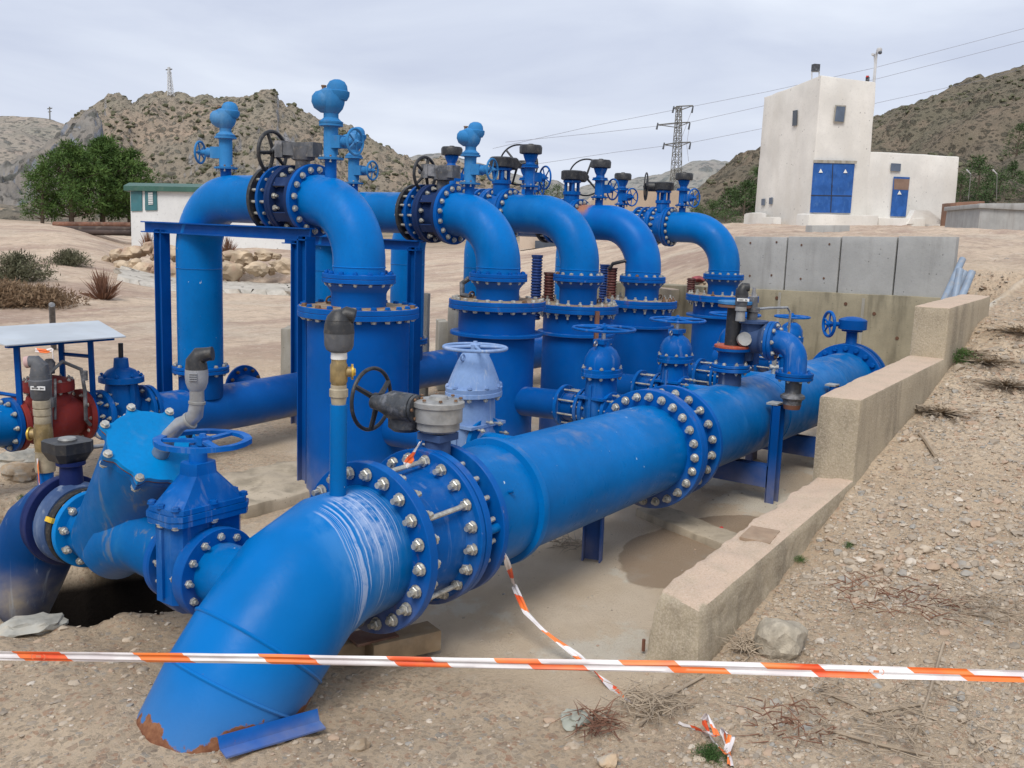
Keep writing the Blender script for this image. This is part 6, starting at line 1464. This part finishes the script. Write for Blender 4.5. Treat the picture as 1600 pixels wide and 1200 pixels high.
stone(180, 1060, (.035, .025, .02), STONE2, 'small flat reddish stone left of the huge elbow', 26); stone(560, 1175, (.04, .025, .018), STONE2, 'pinkish stone right of the loose steel angle', 28)
stone(900, 1125, (.06, .05, .025), GREEN_ST, 'greenish flat stone beside the dead twigs', 30); stone(950, 1190, (.035, .03, .02), STONE2, 'small pink stone at the bottom edge near the knotted tape', 33)
# steel angle lying at the foot of the elbow
a0, a1 = onZ_(345, 1186, .045), onZ_(500, 1130, .045)
print('angle', a0, a1, hgt(a0.x, a0.y), hgt(a1.x, a1.y)); a0.z = hgt(a0.x, a0.y)+.03; a1.z = hgt(a1.x, a1.y)+.03
T = Thing('steel_angle', (a0+a1)/2, 'loose blue steel angle with scraped paint lying at the foot of the huge elbow', 'steel angle')
dd = (a1-a0).normalized(); ss = dd.cross(ZA)
if ss.dot(V((-1, -1, 0))) < 0: ss = -ss
m = MB().hexa([a0, a1, a1+ss*.036-ZA*.010, a0+ss*.036-ZA*.010, a0+ZA*.006, a1+ZA*.006, a1+ss*.036-ZA*.004, a0+ss*.036-ZA*.004])
m.hexa([a0-ss*.006, a1-ss*.006, a1, a0, a0-ss*.022+ZA*.040, a1-ss*.022+ZA*.040, a1-ss*.016+ZA*.043, a0-ss*.016+ZA*.043]); T.part('angle_bar', m, paint('scraped_blue_paint', (.006, .10, .40), .45, dust=.9, dust_z=.1, rust=.9, chips=.6))
# timber blocks under the first flange
for k, (c_, sz, rz, lab) in enumerate([((2.80, 2.53, .045), (.30, .115, .085), -.35, 'pale timber block under the near flange, the front one of the pair'), ((2.66, 2.66, .04), (.30, .11, .08), -.35, 'darker timber block under the near flange, behind the front one')]):
    r = Matrix.Rotation(rz, 3, 'Z'); x, y, z = [q/2 for q in sz]; pts = [V(c_)+r @ V((sx*x, sy*y, sz_*z)) for sz_ in (-1, 1) for sx, sy in ((-1, -1), (1, -1), (1, 1), (-1, 1))]
    m = rough_block(pts, .04, .002, .005, 40+k); single('timber_block', m, 'wood', lab, 'timber block')
m = rough_block([V((2.69, 2.60, .083))+Matrix.Rotation(-.35, 3, 'Z') @ V(q) for q in [(-.08, -.06, 0), (.10, -.06, 0), (.10, .06, 0), (-.08, .06, 0), (-.08, -.06, .012), (.10, -.06, .012), (.10, .06, .012), (-.08, .06, .012)]], .04, .001, .002, 45); single('steel_plate', m, 'rust_steel', 'thin rusty plate on top of the timber blocks', 'plate')
m = MB().tube([onZ_(1005, 1017, 0), onZ_(1005, 1017, .0)+ZA*.05], .008, 6); single('rebar_stub', m, 'rust_steel', 'short dark rebar stub sticking up left of the low wall end', 'rebar')
m = MB().blob(onZ_(1127, 826, .02), (.018, .015, .012), .2, 3, 2); single('litter', m, 'red_plastic', 'small red plastic cap on the sand under the big pipe', 'cap')
m = MB().blob(ground_at(1092, 437)+ZA*.02, (.13, .08, .04), .35, 5, 2); single('red_rag', m, simple('dull_red_cloth', (.25, .05, .06), .9), 'crumpled dark red rag on the yard beyond the fourth bend', 'rag')
m = MB().tube([on(12.0, 4.0, .05), on(12.3, 4.6, .05)], .02, 5)

# ---- barrier tapes
TM = NT('red_white_barrier_tape', .4, .4)
ph_ = TM.n('ShaderNodeAttribute', attribute_name='phase'); fr = TM.math('FRACT', ph_.outputs['Fac'])
TM.col(TM.mix(TM.math('GREATER_THAN', fr, .60), TM.mix(TM.ramp(TM.noise(9, detail=4), .35, .7), (.60, .55, .55), (.78, .76, .75)), TM.mix(TM.ramp(TM.noise(5, detail=4), .4, .6), (.72, .09, .03), (.80, .20, .04))))
M['tape'] = TM.m; M['tape_o'] = simple('orange_print', (.75, .25, .12), .5)
def tape(name, pts, width, seglen, label, up=ZA, tw=None, first=0, skew=.35, fold=True, duty=.5):
    pts = [V(p) for p in pts]; m = MB(); L = [0]; m.ph = []
    for a, b in zip(pts, pts[1:]): L.append(L[-1]+(b-a).length)
    n = max(2, int(L[-1]/(seglen/24)))
    def P(s):
        s = min(max(s, 0), L[-1]); i = max(0, min(len(pts)-2, next((k for k in range(len(L)-1) if s <= L[k+1]), len(pts)-2)))
        t = (s-L[i])/max(1e-6, L[i+1]-L[i]); return pts[i].lerp(pts[i+1], t)
    rowsN = 8; vs = []
    for i in range(n+1):
        s = L[-1]*i/n; p = P(s); d = (P(s+.01)-P(s-.01)).normalized(); a = tw(s) if tw else 0.
        side = (Matrix.Rotation(a, 3, d) @ (up-d*up.dot(d)).normalized()); nrm = d.cross(side)
        off = .30*smst(s, L[-1]*.55, L[-1]*.64) if fold else 0.
        for j in range(rowsN):
            jj = j if j < 4 else j-1                       # two coincident rows in the middle: the crease
            h = (jj/(rowsN-2)-.5); wv = width*(1+.16*mn.noise(V((s*1.2, 3, 1))))
            cr_ = nrm*(.10*width*math.sin(jj*1.9+s*2.2)+.05*width*mn.noise(V((s*9, jj*.8, 2))))
            vs.append(p+side*(h*wv)+cr_); m.ph.append(s/seglen+skew*h+first+(off if j >= 4 else 0))
    m.v += vs
    for i in range(n):
        for j in range(rowsN-1):
            if j == 3: continue
            m.f.append((i*rowsN+j, (i+1)*rowsN+j, (i+1)*rowsN+j+1, i*rowsN+j+1)); m.mi.append(0)
    return m
def tape_part(T, m):
    o = T.part('tape_band', m, 'tape', smooth=60); at_ = o.data.attributes.new('phase', 'FLOAT', 'POINT'); at_.data.foreach_set('value', np.array(m.ph, dtype=np.float32)); return o
def wob(pts, n, sag=0., amp=0.):
    out = []; 
    for i in range(n+1):
        t = i/n*(len(pts)-1); k = min(int(t), len(pts)-2); p = V(pts[k]).lerp(V(pts[k+1]), t-k); out.append(p+ZA*(amp*mn.noise(V((t*5, 0, 0)))))
    return out
hp = [at(-900, 1000, 2.35), at(0, 1024.5, 2.0), at(400, 1030, 1.93), at(800, 1038, 1.86), at(1100, 1042.5, 1.82), at(1600, 1057, 1.76), at(2300, 1085, 1.7)]
m = tape('barrier_tape', hp, .0215, .258, '', tw=lambda s: .25*math.sin(s*1.3)+.15*math.sin(s*3.1), first=.3, skew=.10)
T = Thing('barrier_tape', hp[2], 'red and white barrier tape stretched straight across the whole foreground', 'tape')
tp = tape_part(T, m)
# printed orange oval marks on the white parts
for (u, v, d) in ((60, 1026.5, 1.985), (1369, 1050, 1.782)):
    c_ = at(u, v, d-.006); m = MB()
    for s in (-1, 1): m.tube([c_+RT*s*(.008+.006*math.cos(q_))+ZA*.0055*math.sin(q_) for q_ in np.linspace(-1.2, 1.2, 7)], .0006, 4)
    m.box(c_+ZA*.001, (.010, .0008, .0045), Matrix.Rotation(math.atan2(RT.y, RT.x), 3, 'Z')); T.part('printed_mark', m, 'tape_o', tp)
sp_ = [onZ_(788, 868, .235)*0+at(789, 868, 4.2), at(800, 905, 4.1), at(815, 945, 3.95), at(835, 975, 3.8), at(868, 1000, 3.6), at(902, 1027, 3.45), at(935, 1056, 3.3), at(965, 1082, 3.2)]
sp_ = [at(789, 868, 3.95)]
for u, v in ((803, 915), (822, 957), (850, 985), (880, 1008), (905, 1027), (940, 1060), (968, 1085), (990, 1105)):
    zz = max(.012, .26*(1-(v-868)/190.)) if v < 1040 else .014
    sp_.append(onZ_(u, v, zz))
m = tape('barrier_tape', sp_, .026, .24, '', tw=lambda s: 4.2*s+1.2*math.sin(s*7), first=0, skew=.15)
T = Thing('barrier_tape', sp_[-1], 'twisted red and white tape slanting from the big flange down to the ground', 'tape'); tape_part(T, m)
kn = [onZ_(1060, 1132, .01), onZ_(1098, 1142, .03), onZ_(1120, 1150, .06), onZ_(1107, 1118, .09), onZ_(1098, 1126, .06), onZ_(1115, 1158, .03), onZ_(1135, 1178, .03), onZ_(1143, 1150, .07), onZ_(1128, 1140, .05), onZ_(1140, 1172, .02), onZ_(1142, 1196, .02)]
m = tape('barrier_tape', wob(kn, 40, amp=.01), .024, .13, '', tw=lambda s: 9*s, first=.1, skew=.15)
T = Thing('barrier_tape', kn[0], 'crumpled knot of red and white tape lying at the bottom by the green weed', 'tape'); tape_part(T, m)
fk = [at(633, 727, 3.62), at(643, 715, 3.60), at(650, 702, 3.62), at(657, 690, 3.66)]
m = tape('barrier_tape', fk, .028, .14, '', tw=lambda s: 6*s, first=.5, skew=.15, fold=False); T = Thing('barrier_tape', fk[0], 'torn scrap of barrier tape stuck behind the bolts of the big valve', 'tape'); tape_part(T, m)
lk = [lp+V((-.06, -.02, .42)), lp+V((-.07, -.05, .30)), lp+V((-.07, -.06, .16)), lp+V((-.10, -.10, .02))]
m = tape('barrier_tape', lk, .028, .25, '', tw=lambda s: 3*s, first=.4); T = Thing('barrier_tape', lk[-1], 'strip of barrier tape hanging from the labelled vent left of the strainer', 'tape'); tape_part(T, m)
tk = [at(55, 547, 11.2), at(72, 549, 11.2), at(82, 546, 11.2), at(83, 560, 11.2), at(84, 575, 11.2)]
m = tape('barrier_tape', tk, .05, .3, '', tw=lambda s: 1.5*s, first=.5, skew=.15, fold=False); T = Thing('barrier_tape', tk[0], 'bit of barrier tape tied round the grey steel post behind the sheet roof', 'tape'); tape_part(T, m)

# ---- weeds and twigs
bush(onZ_(1108, 1190, 0), .07, .06, 'small green leafy weed at the bottom edge beside the knotted tape', 'weed_green', 300, name='weed', cat='weed')
for (u, v, r, h, lab) in [(1250, 878, .05, .03, 'tiny green weed on the gravel next to the low wall'), (1325, 856, .04, .03, 'tiny green tuft on the gravel right of the low wall'), (1500, 562, .16, .10, 'dark green weed at the outer foot of the top wall step'), (35, 842 - 60, .05, .04, 'little green plant by the pit at the left edge'), (1278, 716, .05, .03, 'green sprig at the foot of the middle wall step')]:
    bush(ground_at(u, v), r, h, lab, 'weed_green', 120, name='weed', cat='weed')
def twigs(u, v, rad, n, label, mat='dead_grey', L=.12):
    p = ground_at(u, v); m = MB()
    for _ in range(n):
        q = random.random()*2*PI; s = random.random()**.6*rad; c_ = p+V((math.cos(q)*s, math.sin(q)*s, random.uniform(.004, .05)*min(1, rad*6)))
        a = random.random()*2*PI; l = L*random.uniform(.3, 1.2); e = V((math.cos(a), math.sin(a), random.uniform(-.2, .45)))*l
        m.tube([c_, c_+e*.5+V((0, 0, random.uniform(-.01, .02))), c_+e], [.0028, .0018, .0006], 4, cap=False)
    o = single('dead_twigs', m, mat, label, 'twigs', p, smooth=0)
twigs(1020, 1110, .13, 150, 'tangle of dead twigs where the slanting tape reaches the ground'); twigs(930, 1135, .08, 60, 'reddish dry stalks left of the twig tangle', 'reddish_dry')
twigs(1170, 1010, .07, 120, 'dead twigs caught between the low wall and the pale boulder', L=.10); twigs(1400, 940, .25, 90, 'brown dead stems on the gravel right of the pale boulder', 'reddish_dry', .12); twigs(1560, 960, .25, 110, 'greyish dead stems at the right edge', L=.2)
twigs(1400, 1130, .35, 130, 'scattered dead stems in the bottom right corner', L=.22); twigs(1240, 1140, .16, 70, 'brown dry grass stems right of the knotted tape', 'reddish_dry', .1); twigs(890, 850, .10, 40, 'few thin twigs beside the big pipe on the sand')
for k, (a, b, c_) in enumerate([((1290, 1140), (1380, 1165), (1460, 1180)), ((1475, 1000), (1450, 1090), (1425, 1160)), ((1437, 680), (1447, 690), (1462, 712)), ((1000, 1140), (1040, 1095), (1100, 1060)), ((1290, 1080), (1360, 1110), (1440, 1100))]):
    pts_ = [ground_at(*q)+ZA*.012 for q in (a, b, c_)]; m = MB().tube(wob(pts_, 10, amp=.015), .006 if k != 2 else .012, 6)
    single('dry_stick', m, 'dead_grey', ['long pale dry stick lying in the bottom right', 'bent upright lying stick near the bottom right corner', 'short forked stick on the gravel slope beside the middle step', 'dark stick running from the tape knot towards the wall', 'thin stick just under the stretched tape on the right'][k], 'stick')

# ---- loose stones as one mass
random.seed(99)
SM = NT('mixed_pebbles', .9, .2); gi = SM.n('ShaderNodeObjectInfo')
vcol = SM.n('ShaderNodeAttribute', attribute_name='tone'); sp2 = SM.n('ShaderNodeSeparateColor'); SM.l(vcol.outputs['Color'], sp2.inputs[0])
cc = SM.mix(sp2.outputs[0], (.25, .215, .175), (.50, .42, .325)); cc = SM.mix(SM.ramp(sp2.outputs[1], .8, .9), cc, (.40, .29, .21)); cc = SM.mix(SM.ramp(sp2.outputs[1], .15, .05), cc, (.30, .29, .265)); cc = SM.mix(SM.ramp(sp2.outputs[2], .95, .98), cc, (.58, .52, .44))
cc = SM.mix(SM.math('MULTIPLY', SM.ramp(SM.noise(30, detail=5), .3, .7), .4), cc, (.38, .29, .20)); SM.col(cc); SM.bump(SM.noise(90, detail=3), .4, .003)
m = MB(); tones = []
def pebble(x, y, r):
    if hbase(x, y)[0] < -1: return
    p = on(x, y); n0 = len(m.v)
    m.blob(p-ZA*r*.03, (r*random.uniform(.7, 1.4), r*random.uniform(.6, 1.1), r*random.uniform(.35, .7)), .35, random.random()*99, 2 if (r > .011 and x*x+y*y < 30) else 1, 1.3)
    tones.extend([(random.random(), random.random(), random.random(), 1)]*(len(m.v)-n0))
cnt = 0
while cnt < 34000:
    u = random.uniform(-60, 1660) if cnt % 2 else random.uniform(1080, 1660); v = 1230-(1230-395)*random.random()**1.0
    if u < 1100 and v < 700: continue
    a = at(u, v, 1.)-V(CAM); zg = 0 if u < 1100 else (0 if v > 950 else None)
    if zg == 0 and a.z < -.02:
        t = EYE/-a.z; x, y = a.x*t, a.y*t
    else:
        p = ground_at(u, v); x, y = p.x, p.y
    d = math.hypot(x, y)
    if d > 22: continue
    if u < 1050 and random.random() < .72: cnt += .3; continue
    inside = 1.735 < y < 6 and 2.75 < x < 10.3
    if YO-.02 < y < YI+.02 and 3.3 < x < 8.3: cnt += .1; continue
    dens_ = .12 if inside else (1. if y < 1.6 and x > 3.2 else .6)
    if mn.noise(V((x*1.6, y*1.6, 8)))+.35 < random.random()*.9 and not (y < 1.5 and x > 3.4): dens_ *= .35
    if random.random() > dens_: cnt += .25; continue
    if any(((x-a_)/c_)**2+((y-b_)/e_)**2 < 1 for a_, b_, c_, e_, _ in PITS): cnt += .2; continue
    big = random.random()
    r = random.uniform(.0028, .007) if big < .8 else (random.uniform(.007, .013) if big < .975 else random.uniform(.013, .024))
    if d > 6: r *= 1.5
    if x > 4.2 and y < 1.5 and d < 9: r *= 1.3
    if inside: r *= .6
    pebble(x, y, r); cnt += 1
me = bpy.data.meshes.new('pebbles'); me.from_pydata([tuple(v) for v in m.v], [], m.f); ca = me.color_attributes.new('tone', 'FLOAT_COLOR', 'POINT')
ca.data.foreach_set('color', np.array(tones, dtype=np.float32).ravel()); me.materials.append(SM.m); me.polygons.foreach_set('use_smooth', [True]*len(me.polygons)); me.set_sharp_from_angle(angle=.7)
o = bpy.data.objects.new('pebbles', me); COL.objects.link(o); tag(o, 'loose stones and pebbles scattered over the dry ground', 'pebbles', kind='stuff')

# ------------------------------------------------------------------ light
w = bpy.data.worlds.new('World'); scene.world = w; w.use_nodes = True; nt = w.node_tree
bg = nt.nodes['Background']
sky = nt.nodes.new('ShaderNodeTexSky'); sky.sky_type = 'NISHITA'; sky.sun_disc = False
SUN_EL, SUN_AZ = math.radians(52), math.radians(200)
sky.sun_elevation = SUN_EL; sky.sun_rotation = math.radians(90)-SUN_AZ; sky.air_density = 1.3; sky.dust_density = 3.
tc = nt.nodes.new('ShaderNodeTexCoord')
mp = nt.nodes.new('ShaderNodeMapping'); mp.inputs['Scale'].default_value = (1.2, 1.2, 4.6); nt.links.new(tc.outputs['Generated'], mp.inputs[0])
n1 = nt.nodes.new('ShaderNodeTexNoise'); n1.inputs['Scale'].default_value = 2.3; n1.inputs['Detail'].default_value = 9; n1.inputs['Roughness'].default_value = .5; n1.inputs['Distortion'].default_value = .35
nt.links.new(mp.outputs[0], n1.inputs['Vector'])
cr = nt.nodes.new('ShaderNodeValToRGB'); e = cr.color_ramp.elements
e[0].position = .33; e[0].color = (6.3, 6.9, 8.5, 1); e[1].position = .68; e[1].color = (9.0, 9.6, 10.7, 1)
nt.links.new(n1.outputs['Fac'], cr.inputs[0])
mx = nt.nodes.new('ShaderNodeMix'); mx.data_type = 'RGBA'; mx.inputs[0].default_value = .93
nt.links.new(sky.outputs[0], mx.inputs[6]); nt.links.new(cr.outputs[0], mx.inputs[7]); nt.links.new(mx.outputs[2], bg.inputs['Color'])
bg.inputs['Strength'].default_value = .10
sl = bpy.data.lights.new('sun', 'SUN'); sl.energy = 2.7; sl.angle = math.radians(28); sl.color = (1, .96, .9)
so = bpy.data.objects.new('sun', sl); COL.objects.link(so)
sd = V((math.cos(SUN_EL)*math.cos(SUN_AZ), math.cos(SUN_EL)*math.sin(SUN_AZ), math.sin(SUN_EL)))
so.rotation_euler = sd.to_track_quat('Z', 'Y').to_euler()
scene.view_settings.view_transform = 'Standard'; scene.view_settings.look = 'None'; scene.view_settings.exposure = 0; scene.view_settings.gamma = 1
scene.cycles.max_bounces = 5; scene.cycles.use_denoising = True
